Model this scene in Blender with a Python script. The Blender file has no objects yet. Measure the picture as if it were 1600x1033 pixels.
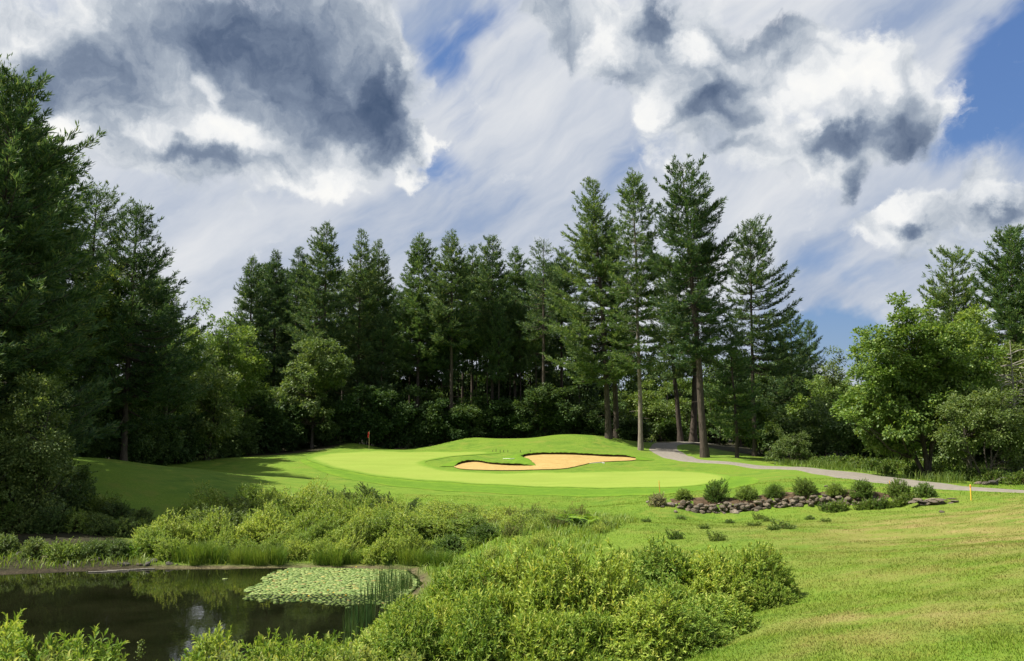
import bpy, math
import numpy as np
from mathutils import Vector, Euler, geometry

scene = bpy.context.scene
COL = scene.collection
F = 1331.0
HC = 6.0
PITCH = math.atan(148.5 / F)
CP, SP = math.cos(PITCH), math.sin(PITCH)
R = math.radians

# ------------------------------------------------------------------ camera
cam = bpy.data.cameras.new("camera")
cam.sensor_width = 36.0
cam.lens = 36.0 * F / 1600.0
cam.clip_start = 0.1
cam.clip_end = 3000
camo = bpy.data.objects.new("camera", cam)
COL.objects.link(camo)
camo.location = (0, 0, HC)
camo.rotation_euler = (R(90) + PITCH, 0, 0)
scene.camera = camo


def ray(u, v):
    a = (u - 800.0) / F
    b = (516.5 - v) / F
    return np.array([a, CP - SP * b, SP + CP * b])


def px(u, v, Y):
    """point seen at photo pixel (u, v) at depth Y"""
    d = ray(u, v)
    return np.array([0, 0, HC]) + d * (Y / d[1])


# ------------------------------------------------------------------ object helpers
def mesh_np(name, V, tris=None, quads=None, smooth=False, uv=None):
    V = np.asarray(V, dtype=np.float32).reshape(-1, 3)
    me = bpy.data.meshes.new(name)
    loops, starts, n = [], [], 0
    if quads is not None and len(quads):
        q = np.asarray(quads, dtype=np.int32)
        loops.append(q.ravel())
        starts.append(np.arange(len(q), dtype=np.int32) * 4)
        n += len(q) * 4
    if tris is not None and len(tris):
        t = np.asarray(tris, dtype=np.int32)
        loops.append(t.ravel())
        starts.append(n + np.arange(len(t), dtype=np.int32) * 3)
    L = np.concatenate(loops)
    S = np.concatenate(starts)
    me.vertices.add(len(V))
    me.vertices.foreach_set("co", V.ravel())
    me.loops.add(len(L))
    me.loops.foreach_set("vertex_index", L)
    me.polygons.add(len(S))
    me.polygons.foreach_set("loop_start", S)
    if smooth:
        me.polygons.foreach_set("use_smooth", np.ones(len(S), dtype=bool))
    me.update(calc_edges=True)
    return me


class Geo:
    def __init__(self):
        self.V, self.T, self.Q, self.n = [], [], [], 0

    def add(self, V, tris=None, quads=None):
        V = np.asarray(V, dtype=np.float64).reshape(-1, 3)
        if tris is not None and len(tris):
            self.T.append(np.asarray(tris) + self.n)
        if quads is not None and len(quads):
            self.Q.append(np.asarray(quads) + self.n)
        self.V.append(V)
        self.n += len(V)
        return self

    def mesh(self, name, smooth=False):
        return mesh_np(name, np.concatenate(self.V),
                       np.concatenate(self.T) if self.T else None,
                       np.concatenate(self.Q) if self.Q else None, smooth)


def tag(o, label=None, cat=None, group=None, kind=None):
    if label:
        o["label"] = label
    if cat:
        o["category"] = cat
    if group:
        o["group"] = group
    if kind:
        o["kind"] = kind
    return o


def ob(name, me, mat=None, parent=None):
    if mat is not None and len(me.materials) == 0:
        me.materials.append(mat)
    o = bpy.data.objects.new(name, me)
    COL.objects.link(o)
    if parent is not None:
        o.parent = parent
    return o


def empty(name, loc, rz=0.0, sc=1.0, label=None, cat=None, group=None):
    o = bpy.data.objects.new(name, None)
    o.empty_display_size = 0.3
    COL.objects.link(o)
    o.location = tuple(float(c) for c in loc)
    o.rotation_euler = (0, 0, rz)
    o.scale = (sc, sc, sc) if not hasattr(sc, "__len__") else tuple(sc)
    return tag(o, label, cat, group)


def norm(a):
    return a / np.maximum(np.linalg.norm(a, axis=-1, keepdims=True), 1e-9)


def tubes(P, Rd, sides=6):
    """P (m,k,3) polylines, Rd (m,k) radii -> verts, quads"""
    P = np.asarray(P, float)
    Rd = np.asarray(Rd, float)
    m, k, _ = P.shape
    T = np.gradient(P, axis=1)
    T = norm(T)
    ref = np.where(np.abs(T[..., 2:3]) > 0.8, np.array([1.0, 0, 0]), np.array([0, 0, 1.0]))
    ref = np.broadcast_to(ref[:, :1], T.shape)
    A = norm(np.cross(T, ref))
    B = np.cross(T, A)
    th = np.arange(sides) * 2 * np.pi / sides
    V = P[:, :, None] + Rd[:, :, None, None] * (A[:, :, None] * np.cos(th)[None, None, :, None]
                                               + B[:, :, None] * np.sin(th)[None, None, :, None])
    idx = np.arange(m * k * sides).reshape(m, k, sides)
    a = idx[:, :-1]
    b = idx[:, 1:]
    q = np.stack([a, np.roll(a, -1, 2), np.roll(b, -1, 2), b], -1).reshape(-1, 4)
    return V.reshape(-1, 3), q


def leaf4(pos, ax, nr, L, W, fold=0.2, mid=0.45):
    """folded diamond leaves: 4 verts, 2 tris each"""
    ax = norm(ax)
    sd = norm(np.cross(ax, nr))
    nn = np.cross(sd, ax)
    L = L[:, None]
    W = W[:, None]
    m = pos + ax * L * mid
    V = np.stack([pos, m + sd * W * .5 + nn * W * fold, pos + ax * L, m - sd * W * .5 + nn * W * fold], 1)
    i = np.arange(len(pos))[:, None] * 4
    t = np.concatenate([i + np.array([[0, 1, 2]]), i + np.array([[0, 2, 3]])], 1).reshape(-1, 3)
    return V.reshape(-1, 3), t


def leaf6(pos, ax, nr, L, W, fold=0.22, bend=0.25):
    """narrow arched leaf: 7 verts, 6 tris"""
    ax = norm(ax)
    sd = norm(np.cross(ax, nr))
    nn = np.cross(sd, ax)
    L = L[:, None]
    W = W[:, None]
    c1 = pos + ax * L * .33 + nn * L * bend * .25
    c2 = pos + ax * L * .68 + nn * L * bend * .15
    tip = pos + ax * L - nn * L * bend * .35
    V = np.stack([pos, c1 + sd * W * .5 + nn * W * fold, c1, c1 - sd * W * .5 + nn * W * fold,
                  c2 + sd * W * .38 + nn * W * fold, c2, c2 - sd * W * .38 + nn * W * fold, tip], 1)
    i = np.arange(len(pos))[:, None] * 8
    tr = [[0, 1, 2], [0, 2, 3], [1, 4, 5], [1, 5, 2], [2, 5, 6], [2, 6, 3], [4, 7, 5], [5, 7, 6]]
    t = np.concatenate([i + np.array([q]) for q in tr], 1).reshape(-1, 3)
    return V.reshape(-1, 3), t


def blades(pos, az, lean, H, W, twist=None):
    """grass blades: tapered 5-vert bent strips; lean = horizontal tip offset / H"""
    d = np.stack([np.cos(az), np.sin(az), 0 * az], -1)
    tw = az + 1.57 if twist is None else twist
    s = np.stack([np.cos(tw), np.sin(tw), 0 * az], -1)
    H = H[:, None]
    W = W[:, None]
    lean = lean[:, None]
    up = np.array([0, 0, 1.0])
    m = pos + up * H * .6 + d * H * lean * .3
    tip = pos + up * H * (1 - .25 * np.minimum(lean, 1.5)) + d * H * lean
    V = np.stack([pos - s * W * .5, pos + s * W * .5, m + s * W * .36, m - s * W * .36, tip], 1)
    i = np.arange(len(pos))[:, None] * 5
    t = np.concatenate([i + np.array([q]) for q in ([0, 1, 2], [0, 2, 3], [3, 2, 4])], 1).reshape(-1, 3)
    return V.reshape(-1, 3), t


ORD = ["first", "second", "third", "fourth", "fifth", "sixth", "seventh", "eighth", "ninth", "tenth", "eleventh",
       "twelfth", "thirteenth", "fourteenth", "fifteenth", "sixteenth", "seventeenth", "eighteenth", "nineteenth",
       "twentieth"]

# ------------------------------------------------------------------ terrain
def gp(u, v, Y):
    p = px(u, v, Y)
    return [p[0], p[1], p[2]]


CTRL = [gp(*t) for t in [
    # near right slope
    (1400, 1000, 13), (1100, 1033, 14), (1250, 960, 18), (1300, 870, 26), (1200, 830, 36), (1000, 820, 40),
    (1100, 800, 50), (1350, 802, 45), (1500, 860, 24), (1590, 930, 15), (1600, 800, 35), (1560, 776, 46), (1480, 800, 42),
    (1450, 840, 32), (1220, 880, 25),
    (850, 830, 38), (800, 792, 55), (600, 772, 62), (700, 780, 58), (950, 790, 56),
    # terrace behind the stone wall
    (1150, 776, 52), (1050, 781, 52), (1320, 768, 51), (1400, 774, 49),
    # green
    (1130, 757, 62), (950, 763, 66), (850, 762, 68), (700, 755, 72), (600, 747, 76), (520, 734, 80), (480, 715, 90),
    (577, 703, 98), (700, 706, 98), (640, 720, 88), (900, 745, 76), (1050, 742, 76), (1140, 742, 76),
    # bunker
    (900, 712, 91), (990, 717, 89), (830, 735, 80), (900, 731, 82), (720, 733, 81), (740, 722, 86), (780, 714, 90),
    (960, 728, 84),
    # back mounds
    (520, 700, 106), (555, 699, 107), (620, 703, 105), (660, 702, 104), (720, 690, 108), (760, 688, 110), (830, 685, 109),
    (900, 678, 108), (950, 683, 107), (985, 692, 104), (1015, 702, 101),
    # cart path
    (1040, 704, 100), (1070, 714, 93), (1150, 722, 85), (1250, 733, 73), (1320, 740, 67), (1400, 748, 61), (1470, 756, 56),
    (1560, 764, 51.5), (1650, 768, 48),
    # beyond path
    (1100, 713, 91), (1150, 716, 91), (1230, 726, 84), (1340, 724, 80), (1450, 749, 65), (1540, 752, 61), (1620, 757, 58),
    (1080, 694, 110), (1060, 690, 116), (1160, 700, 112), (1300, 712, 104), (1500, 722, 90),
    # left slope
    (100, 715, 60), (40, 712, 58), (200, 721, 66), (300, 735, 74), (340, 738, 77), (400, 722, 84), (440, 714, 90), (480, 707, 98),
    (280, 800, 51), (200, 776, 51), (150, 745, 54), (400, 762, 58), (460, 750, 67), (500, 770, 60), (350, 775, 54),
    # far pond bank
    (600, 800, 51), (450, 830, 43), (300, 840, 42), (100, 830, 42), (0, 790, 46), (0, 850, 39), (700, 830, 41),
]]
CTRL += [(0, 0, 4.4), (10, 0, 4.6), (-10, 0, 4.2), (0, 6, 3.3), (6, 8, 3.25), (-8, 8, 2.4), (-15, 11, 1.3), (-4, 12, 1.5),
         (2, 13.5, 1.75), (15, 12, 3.7), (25, 15, 4.1), (28, 30, 3.5), (36, 45, 2.9), (-30, 5, 3.2), (0, -15, 5), (30, -10, 5),
         (-30, -10, 4.5), (-45, 30, 2.2), (-55, 50, 4.2), (-50, 75, 3.6), (-35, 85, 2.6), (-30, 100, 2.6), (-60, 110, 3),
         (-30, 130, 2.6), (0, 116, 3.3), (15, 114, 3.6), (-15, 113, 2.7), (0, 135, 2.8), (30, 130, 2.6), (60, 120, 2.8), (60, 80, 2.6), (62, 50, 2.8),
         (62, 20, 4.2), (-62, 5, 4), (0, 20, .8), (-12, 20, .2), (-6, 30, .1), (3, 30, 1.2), (3, 24, 1.4),(-1,20,1.1)]
CTRL = np.array(CTRL, float)


def _U(r2):
    return np.where(r2 > 1e-9, .5 * r2 * np.log(np.maximum(r2, 1e-9)), 0.0)


def _fit():
    X = CTRL[:, :2] / 50.0
    n = len(X)
    r2 = ((X[:, None] - X[None]) ** 2).sum(-1)
    K = _U(r2) + np.eye(n) * 0.0006
    Pm = np.concatenate([np.ones((n, 1)), X], 1)
    A = np.zeros((n + 3, n + 3))
    A[:n, :n] = K
    A[:n, n:] = Pm
    A[n:, :n] = Pm.T
    b = np.concatenate([CTRL[:, 2], [0, 0, 0]])
    return np.linalg.solve(A, b)


_W = _fit()


def sstep(a, b, x):
    t = np.clip((x - a) / (b - a), 0, 1)
    return t * t * (3 - 2 * t)


POND = np.array([(-33, 37.2), (-26, 36.0), (-21, 35.4), (-17, 36.6), (-12, 37.0), (-8, 37.2), (-4.2, 36.6), (-3.3, 33.5),
                 (-3.6, 30), (-4.0, 26.5), (-4.6, 23.5), (-6, 20.5), (-8.2, 17.8), (-11.5, 16.2), (-16, 15.4), (-24, 15),
                 (-34, 16), (-40, 22), (-39, 32)], float)


def poly_sd(x, y, poly):
    """signed distance to polygon, positive inside"""
    shp = np.shape(x)
    x = np.ravel(x)
    y = np.ravel(y)
    d = np.full(x.shape, 1e9)
    ins = np.zeros(x.shape, bool)
    n = len(poly)
    for i in range(n):
        ax, ay = poly[i]
        bx, by = poly[(i + 1) % n]
        ex, ey = bx - ax, by - ay
        t = np.clip(((x - ax) * ex + (y - ay) * ey) / (ex * ex + ey * ey + 1e-12), 0, 1)
        d = np.minimum(d, np.hypot(x - ax - t * ex, y - ay - t * ey))
        c = ((ay > y) != (by > y)) & (x < (bx - ax) * (y - ay) / (by - ay + 1e-12) + ax)
        ins ^= c
    return np.where(ins, d, -d).reshape(shp)


# stone retaining wall: foot line in the lawn; the terrace stands behind it
WALLPX = [(1046, 797, 51.0), (1095, 799, 50.4), (1150, 799, 50.0), (1210, 796, 49.7), (1270, 794, 49.2), (1330, 795, 48.6),
          (1385, 798, 47.8), (1415, 799, 47.2)]
WALL = np.array([px(*t)[:2] for t in WALLPX])


def wall_y(x):
    return np.interp(x, WALL[:, 0], WALL[:, 1])


def hraw(x, y):
    x = np.asarray(x, float)
    y = np.asarray(y, float)
    shp = np.broadcast(x, y).shape
    xs = np.broadcast_to(x, shp).ravel()
    ys = np.broadcast_to(y, shp).ravel()
    xc = np.clip(xs, -62, 62)
    yc = np.clip(ys, -15, 135)
    out = np.empty(len(xs))
    for i in range(0, len(xs), 20000):
        q = np.stack([xc[i:i + 20000], yc[i:i + 20000]], 1) / 50.0
        r2 = ((q[:, None] - CTRL[None, :, :2] / 50.0) ** 2).sum(-1)
        out[i:i + 20000] = _U(r2) @ _W[:-3] + _W[-3] + q @ _W[-2:]
    far = np.hypot(xs - xc, ys - yc)
    out = out + (3.0 - out) * sstep(0, 60, far)
    # grassy mound behind the flag and the crest right of the bunker
    out += .55 * np.exp(-((xs + 20.2) / 3.6) ** 2 - ((ys - 105.5) / 2.6) ** 2) + .35 * np.exp(-((xs + 5.5) / 4.0) ** 2 - ((ys - 109) / 2.5) ** 2)
    # small natural unevenness
    out += 0.05 * np.sin(xs * .9 + ys * .35) * np.sin(ys * .7 - xs * .2) * sstep(8, 20, ys)
    return out.reshape(shp)


def H(x, y):
    z = hraw(x, y)
    shp = np.shape(z)
    x = np.broadcast_to(np.asarray(x, float), shp)
    y = np.broadcast_to(np.asarray(y, float), shp)
    near = (x > -48) & (x < 8) & (y > 8) & (y < 48)
    if np.any(near):
        s = np.full(shp, -50.0)
        s[near] = poly_sd(x[near], y[near], POND)
        zz = 0.06 + np.maximum(z - .06, 0.0) * sstep(0.0, 4.5, -s) + 0.05 * np.clip(-s, 0, 3)
        zz = np.where(s > 0, 0.06 - np.minimum(0.35 * s + .02, 1.3), zz)
        z = np.where(near & (s > -4.5), zz, z)
    # lawn in front of the wall lies below the terrace
    wx = (x > WALL[0, 0] - .4) & (x < WALL[-1, 0] + .4)
    if np.any(wx):
        fr = wall_y(x) + 0.25 - y
        edge = sstep(WALL[0, 0] - .4, WALL[0, 0] + 1.5, x) * (1 - sstep(WALL[-1, 0] - 1.2, WALL[-1, 0] + .4, x))
        step = 0.22 * edge
        z = np.where(wx & (fr < 0) & (fr > -4), z + step * (1 - sstep(1.0, 4, -fr)) , z)
        z = np.where(wx & (fr >= 0) & (fr < 6), z - step * (1 - sstep(1.5, 6, fr)), z)
    return z


def hz(x, y):
    return float(H(np.array([x]), np.array([y]))[0])


def hit(u, v, y0=7.0, y1=140.0):
    """first terrain point seen at pixel (u,v)"""
    d = ray(u, v)
    Y = np.arange(y0, y1, .1)
    X = d[0] / d[1] * Y
    Z = HC + d[2] / d[1] * Y
    b = np.nonzero(H(X, Y) >= Z)[0]
    i = b[0] if len(b) else len(Y) - 1
    return np.array([X[i], Y[i], float(H(X[i:i+1], Y[i:i+1])[0])])


def axis_coords(a, b, fine, lo, hi):
    c = list(np.arange(a, b + 1e-6, fine))
    s, v = fine, b
    while v < hi:
        s *= 1.22
        v += s
        c.append(v)
    s, v = fine, a
    while v > lo:
        s *= 1.22
        v -= s
        c.insert(0, v)
    return np.array(c)
# ------------------------------------------------------------------ world: sky + clouds, sun
SUN_AZ = R(-92)      # measured from +Y towards +X: the sun stands to the left and a little beyond
SUN_EL = R(57)
world = bpy.data.worlds.new("World")
scene.world = world
world.use_nodes = True
NT = world.node_tree
NT.nodes.clear()


def nd(t, **kw):
    n = NT.nodes.new(t)
    for k, v in kw.items():
        setattr(n, k, v)
    return n


def setin(sock, val):
    if isinstance(val, bpy.types.NodeSocket):
        NT.links.new(val, sock)
    else:
        sock.default_value = val


def M(op, a, b=None, c=None, clamp=False):
    n = nd("ShaderNodeMath", operation=op, use_clamp=clamp)
    setin(n.inputs[0], a)
    if b is not None:
        setin(n.inputs[1], b)
    if c is not None:
        setin(n.inputs[2], c)
    return n.outputs[0]


def VM(op, a, b=None):
    n = nd("ShaderNodeVectorMath", operation=op)
    setin(n.inputs[0], a)
    if b is not None:
        setin(n.inputs[1], b)
    return n.outputs["Value"] if op in ("LENGTH", "DOT_PRODUCT") else n.outputs[0]


def MR(x, a, b, c=0.0, d=1.0, it="SMOOTHSTEP"):
    n = nd("ShaderNodeMapRange", interpolation_type=it)
    setin(n.inputs["Value"], x)
    n.inputs["From Min"].default_value = a
    n.inputs["From Max"].default_value = b
    n.inputs["To Min"].default_value = c
    n.inputs["To Max"].default_value = d
    return n.outputs["Result"]


def MIX(f, a, b):
    n = nd("ShaderNodeMix", data_type="RGBA")
    setin(n.inputs[0], f)
    setin(n.inputs[6], a)
    setin(n.inputs[7], b)
    return n.outputs[2]


def NOISE(vec, scale, detail=6, rough=.55, dist=0.0, col=False):
    n = nd("ShaderNodeTexNoise", noise_dimensions="3D")
    setin(n.inputs["Vector"], vec)
    n.inputs["Scale"].default_value = scale
    n.inputs["Detail"].default_value = detail
    n.inputs["Roughness"].default_value = rough
    n.inputs["Distortion"].default_value = dist
    return n.outputs["Color"] if col else n.outputs["Fac"]


tc = nd("ShaderNodeTexCoord")
sp = nd("ShaderNodeSeparateXYZ")
NT.links.new(tc.outputs["Generated"], sp.inputs[0])
dx, dy, dz = sp.outputs
# sky coordinates in tens of degrees: azimuth from north, elevation
az = M("MULTIPLY", M("ARCTAN2", dx, dy), 18 / math.pi)
el = M("MULTIPLY", M("ARCSINE", dz), 18 / math.pi)
cb = nd("ShaderNodeCombineXYZ")
NT.links.new(az, cb.inputs[0])
NT.links.new(el, cb.inputs[1])
P0 = cb.outputs[0]


def sky_xy(u, v):
    d = ray(u, v)
    d = d / np.linalg.norm(d)
    return math.atan2(d[0], d[1]) * 18 / math.pi, math.asin(d[2]) * 18 / math.pi


def warped(amp, scale, detail, off):
    c = NOISE(VM("ADD", P0, (off, off * .7, 3.1)), scale, detail, .6, col=True)
    w = VM("MULTIPLY", VM("SUBTRACT", c, (.5, .5, .5)), (amp, amp, 0))
    return VM("ADD", P0, w)


PXU = 1 / F * 18 / math.pi * 1.0  # sky units per photo pixel (near the centre)


LAST = [None]


def blobs(vec, items, shift=False):
    """soft elliptical fields: (u, v, ru, rv, rot, weight)"""
    tot = None
    for i, (u, v, ru, rv, rot, w) in enumerate(items):
        prev = tot if tot is not None else LAST[0]
        if i % 8 == 0 and prev is not None:
            # evaluate the fields one after the other (keeps the shader small enough to compile)
            n = nd("ShaderNodeVectorMath", operation="MULTIPLY_ADD")
            setin(n.inputs[0], prev)
            n.inputs[1].default_value = (0, 0, 0)
            setin(n.inputs[2], vec)
            vec = n.outputs[0]
        cx, cy = sky_xy(u + (34 if shift and 230 < u < 600 else 0), v)
        m = nd("ShaderNodeMapping", vector_type="TEXTURE")
        NT.links.new(vec, m.inputs["Vector"])
        m.inputs["Location"].default_value = (cx, cy, 0)
        m.inputs["Rotation"].default_value = (0, 0, R(-rot))
        k = 0.93
        m.inputs["Scale"].default_value = (ru * PXU * k, rv * PXU * k, 1)
        l = VM("LENGTH", m.outputs[0])
        b = MR(l, 1.1, 0.15, 0.0, w)
        tot = b if tot is None else M("ADD", tot, b)
    LAST[0] = tot
    return tot


K = 5.0     # cloud radiance unit before the 0.1 background strength
def kc(r, g, b):
    """sRGB colour -> world colour"""
    f = lambda c: ((c / 255 + .055) / 1.055) ** 2.4 if c > 10 else c / 255 / 12.92
    return (f(r) * K, f(g) * K, f(b) * K, 1)


skyt = nd("ShaderNodeTexSky", sky_type="NISHITA")
skyt.sun_disc = False
skyt.sun_elevation = SUN_EL
skyt.sun_rotation = SUN_AZ
skyt.air_density = 1.2
skyt.dust_density = .6
skyt.ozone_density = 4.0
hs = nd("ShaderNodeHueSaturation")
hs.inputs["Saturation"].default_value = 1.1
hs.inputs["Value"].default_value = .7
NT.links.new(skyt.outputs[0], hs.inputs["Color"])
blue = MIX(.6, hs.outputs[0], kc(84, 116, 180))

W1 = VM("ADD", warped(.75, .75, 4, 0.0), VM("MULTIPLY", VM("SUBTRACT", NOISE(VM("ADD", P0, (2, 9, 4)), 3.0, 8, .62, col=True), (.5, .5, .5)), (.40, .40, 0)))      # large billow warp
W2 = warped(1.1, .5, 6, 7.0)      # lazy warp for the veil
# --- veil of high cloud, streaked
stm = nd("ShaderNodeMapping", vector_type="POINT")
NT.links.new(warped(.5, .8, 4, 11.0), stm.inputs["Vector"])
stm.inputs["Rotation"].default_value = (0, 0, R(-32))
stm.inputs["Scale"].default_value = (1, 1, 1)
stm2 = nd("ShaderNodeMapping", vector_type="POINT")
NT.links.new(stm.outputs[0], stm2.inputs["Vector"])
stm2.inputs["Scale"].default_value = (.38, 1.3, 1)
streak = NOISE(stm2.outputs[0], .85, 10, .57, .0)
holes = blobs(W2, [(1590, 120, 158, 90, -25, 1.1), (1500, 225, 160, 70, 10, .6), (745, 75, 120, 70, -30, .52), (830, 20, 90, 60, 0, .5),
                   (690, 262, 110, 55, 20, .6), (1318, 504, 152, 62, 0, 1.6), (1290, 400, 130, 40, 10, .3), (1000, 240, 130, 60, -30, .25),
                   (850, 250, 200, 60, -30, .18), (1130, 420, 200, 30, 5, .06), (770, 150, 110, 120, -35, .38), (740, 235, 90, 60, -30, .25), (1240, 300, 120, 80, 0, .35), (1560, 380, 80, 40, 0, .4)])
veil = M("SUBTRACT", 1.16, M("ADD", M("MULTIPLY", holes, .9), M("MULTIPLY", MR(streak, .40, .66), .56)), clamp=True)
veil = MR(veil, .12, .86)
veilc = MIX(MR(streak, .3, .7), kc(230, 232, 235), kc(158, 174, 200))
base = MIX(veil, blue, veilc)

# --- cumulus: density field, alpha, thickness-driven shade
cum = blobs(W1, [
    # big left cloud
    (300, 100, 400, 190, -8, .75), (520, 140, 150, 190, -25, .7), (60, 80, 230, 150, 0, .6), (200, 215, 240, 80, 0, .5),
    (660, 225, 45, 45, 0, .5), (645, 275, 36, 30, 0, .45), (470, 275, 150, 50, 0, .45), (600, 80, 45, 130, 12, .35),
    # big right cloud
    (1010, 50, 190, 100, 15, .75), (1180, 110, 220, 130, 0, .7), (1380, 150, 125, 110, 0, .75), (1300, 220, 190, 60, 0, .5),
    (1080, 140, 150, 70, -20, .5), (1318, 280, 34, 42, 0, .4), (860, 20, 80, 50, 30, .4), (1080, 230, 150, 60, -15, .35),
    # lower right
    (1420, 335, 120, 60, 0, .65), (1560, 300, 90, 80, 0, .6), (1500, 390, 130, 40, 0, .3),
    (632, 210, 50, 70, 0, .5), (1180, 225, 90, 50, 0, .3),
], True)
n1 = NOISE(W1, 1.15, 10, .64, .0)
n2 = NOISE(VM("ADD", W1, (9, 4, 2)), 3.2, 8, .6)


def PUFF(vec, scale, detail):
    n = nd("ShaderNodeTexVoronoi", voronoi_dimensions="2D", feature="F1", normalize=True)
    setin(n.inputs["Vector"], vec)
    n.inputs["Scale"].default_value = scale
    n.inputs["Detail"].default_value = detail
    n.inputs["Roughness"].default_value = .55
    return n.outputs["Distance"]


W3 = warped(.55, 1.6, 6, 4.0)
puff = M("SUBTRACT", .38, PUFF(W3, 1.5, 3.0))
dens = M("ADD", cum, M("ADD", M("ADD", M("MULTIPLY", M("SUBTRACT", n1, .5), 1.3), M("MULTIPLY", puff, .9)), M("MULTIPLY", M("SUBTRACT", n2, .5), .8)))
alpha = MR(dens, .20, .56)
dark = blobs(W1, [
    (420, 90, 220, 130, -15, .62), (560, 170, 90, 110, -20, .62), (590, 90, 40, 100, 10, .3), (330, 20, 200, 70, 0, .35), (270, 234, 90, 26, 0, .6),
    (140, 100, 180, 95, 0, .46), (250, 40, 120, 60, 0, .25), (390, 245, 70, 24, 0, .35), (590, 235, 70, 35, 0, .4), (130, 262, 60, 18, 0, .25), (480, 200, 120, 50, 0, .3), (40, 120, 60, 80, 0, .3),
    (1095, 150, 90, 36, -25, .7), (1030, 10, 50, 45, 20, .7), (1190, 35, 110, 48, 0, .75), (960, 110, 90, 40, -25, .5), (1290, 212, 100, 36, -5, .75),
    (1425, 200, 75, 70, 20, .85), (1320, 280, 34, 42, 0, .5), (1440, 350, 44, 20, 0, .7), (1235, 85, 50, 26, 0, .4), (1390, 262, 90, 24, 0, .35),
    (1140, 172, 50, 26, 0, .4), (1200, 262, 50, 26, 0, .25), (1580, 322, 30, 18, 0, .45), (1500, 250, 60, 20, 0, .3), (900, 60, 40, 40, 0, .3), (1430, 410, 70, 22, 0, .3), (1150, 225, 60, 20, 0, .25),
], True)
lit = blobs(W1, [
    (315, 185, 60, 48, 0, .75), (215, 200, 60, 30, 0, .6), (95, 190, 60, 34, 0, .6), (515, 120, 30, 30, 0, .5), (662, 222, 40, 40, 0, .7), (645, 278, 30, 25, 0, .6),
    (300, 110, 24, 45, 0, .5), (20, 15, 55, 30, 0, .5), (460, 288, 120, 20, 0, .4), (625, 100, 16, 60, 10, .5),
    (960, 40, 48, 40, 0, .5), (1090, 52, 48, 36, 0, .7), (1310, 125, 70, 40, 0, .55), (1220, 150, 60, 34, 0, .3), (1450, 105, 50, 36, 0, .45), (1480, 150, 26, 50, 0, .4), (1260, 182, 60, 18, 0, .35),
    (1400, 315, 52, 30, 0, .5), (1560, 290, 50, 34, 0, .35), (1000, 185, 60, 24, -25, .35), (1360, 110, 40, 40, 0, .3),
], True)
n3 = NOISE(VM("ADD", W1, (3, 8, 5)), 1.9, 9, .6)
sh = M("ADD", M("MULTIPLY", M("SUBTRACT", dens, .55), .33),
       M("ADD", M("SUBTRACT", M("MULTIPLY_ADD", dark, 1.0, .14), M("MULTIPLY", lit, .78)), M("ADD", M("MULTIPLY", M("SUBTRACT", n3, .5), 2.2), M("MULTIPLY", puff, -1.0))))
rp = nd("ShaderNodeValToRGB")
NT.links.new(MR(sh, -.62, 1.35, it="LINEAR"), rp.inputs[0])
e = rp.color_ramp.elements
e[0].position, e[0].color = 0.0, kc(255, 254, 250)
e[1].position, e[1].color = 1.0, kc(74, 92, 120)
for pos, c in ((.2, (244, 245, 245)), (.34, (214, 219, 225)), (.5, (172, 182, 195)), (.68, (128, 142, 163)), (.86, (94, 110, 136))):
    q = rp.color_ramp.elements.new(pos)
    q.color = kc(*c)
col = MIX(alpha, base, rp.outputs[0])
# air near the horizon is paler
low = MR(el, 0.0, .9, 1.0, 0.0)
col = MIX(M("MULTIPLY", low, .12), col, kc(190, 205, 222))
# below the horizon: nothing but dim green
col = MIX(MR(dz, -.02, -.1), col, kc(70, 80, 60))
bg = nd("ShaderNodeBackground")
bg.inputs["Strength"].default_value = 0.1
NT.links.new(col, bg.inputs["Color"])
wo = nd("ShaderNodeOutputWorld")
NT.links.new(bg.outputs[0], wo.inputs[0])
world.cycles.sampling_method = 'MANUAL'
world.cycles.sample_map_resolution = 512

sun = bpy.data.lights.new("sun", "SUN")
sun.energy = 5.0
sun.angle = R(.55)
sun.color = (1.0, .94, .80)
suno = bpy.data.objects.new("sun", sun)
COL.objects.link(suno)
sd = Vector((math.sin(SUN_AZ) * math.cos(SUN_EL), math.cos(SUN_AZ) * math.cos(SUN_EL), math.sin(SUN_EL)))
suno.rotation_euler = sd.to_track_quat('Z', 'Y').to_euler()
suno.location = (-40, 20, 60)

scene.view_settings.view_transform = 'Standard'
scene.view_settings.look = 'None'
scene.view_settings.exposure = 1.0
scene.view_settings.gamma = 1.0
scene.render.engine = 'CYCLES'
cy = scene.cycles
cy.max_bounces = 7
cy.diffuse_bounces = 4
cy.glossy_bounces = 3
cy.transmission_bounces = 3
cy.transparent_max_bounces = 6
cy.caustics_reflective = False
cy.caustics_refractive = False
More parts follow.
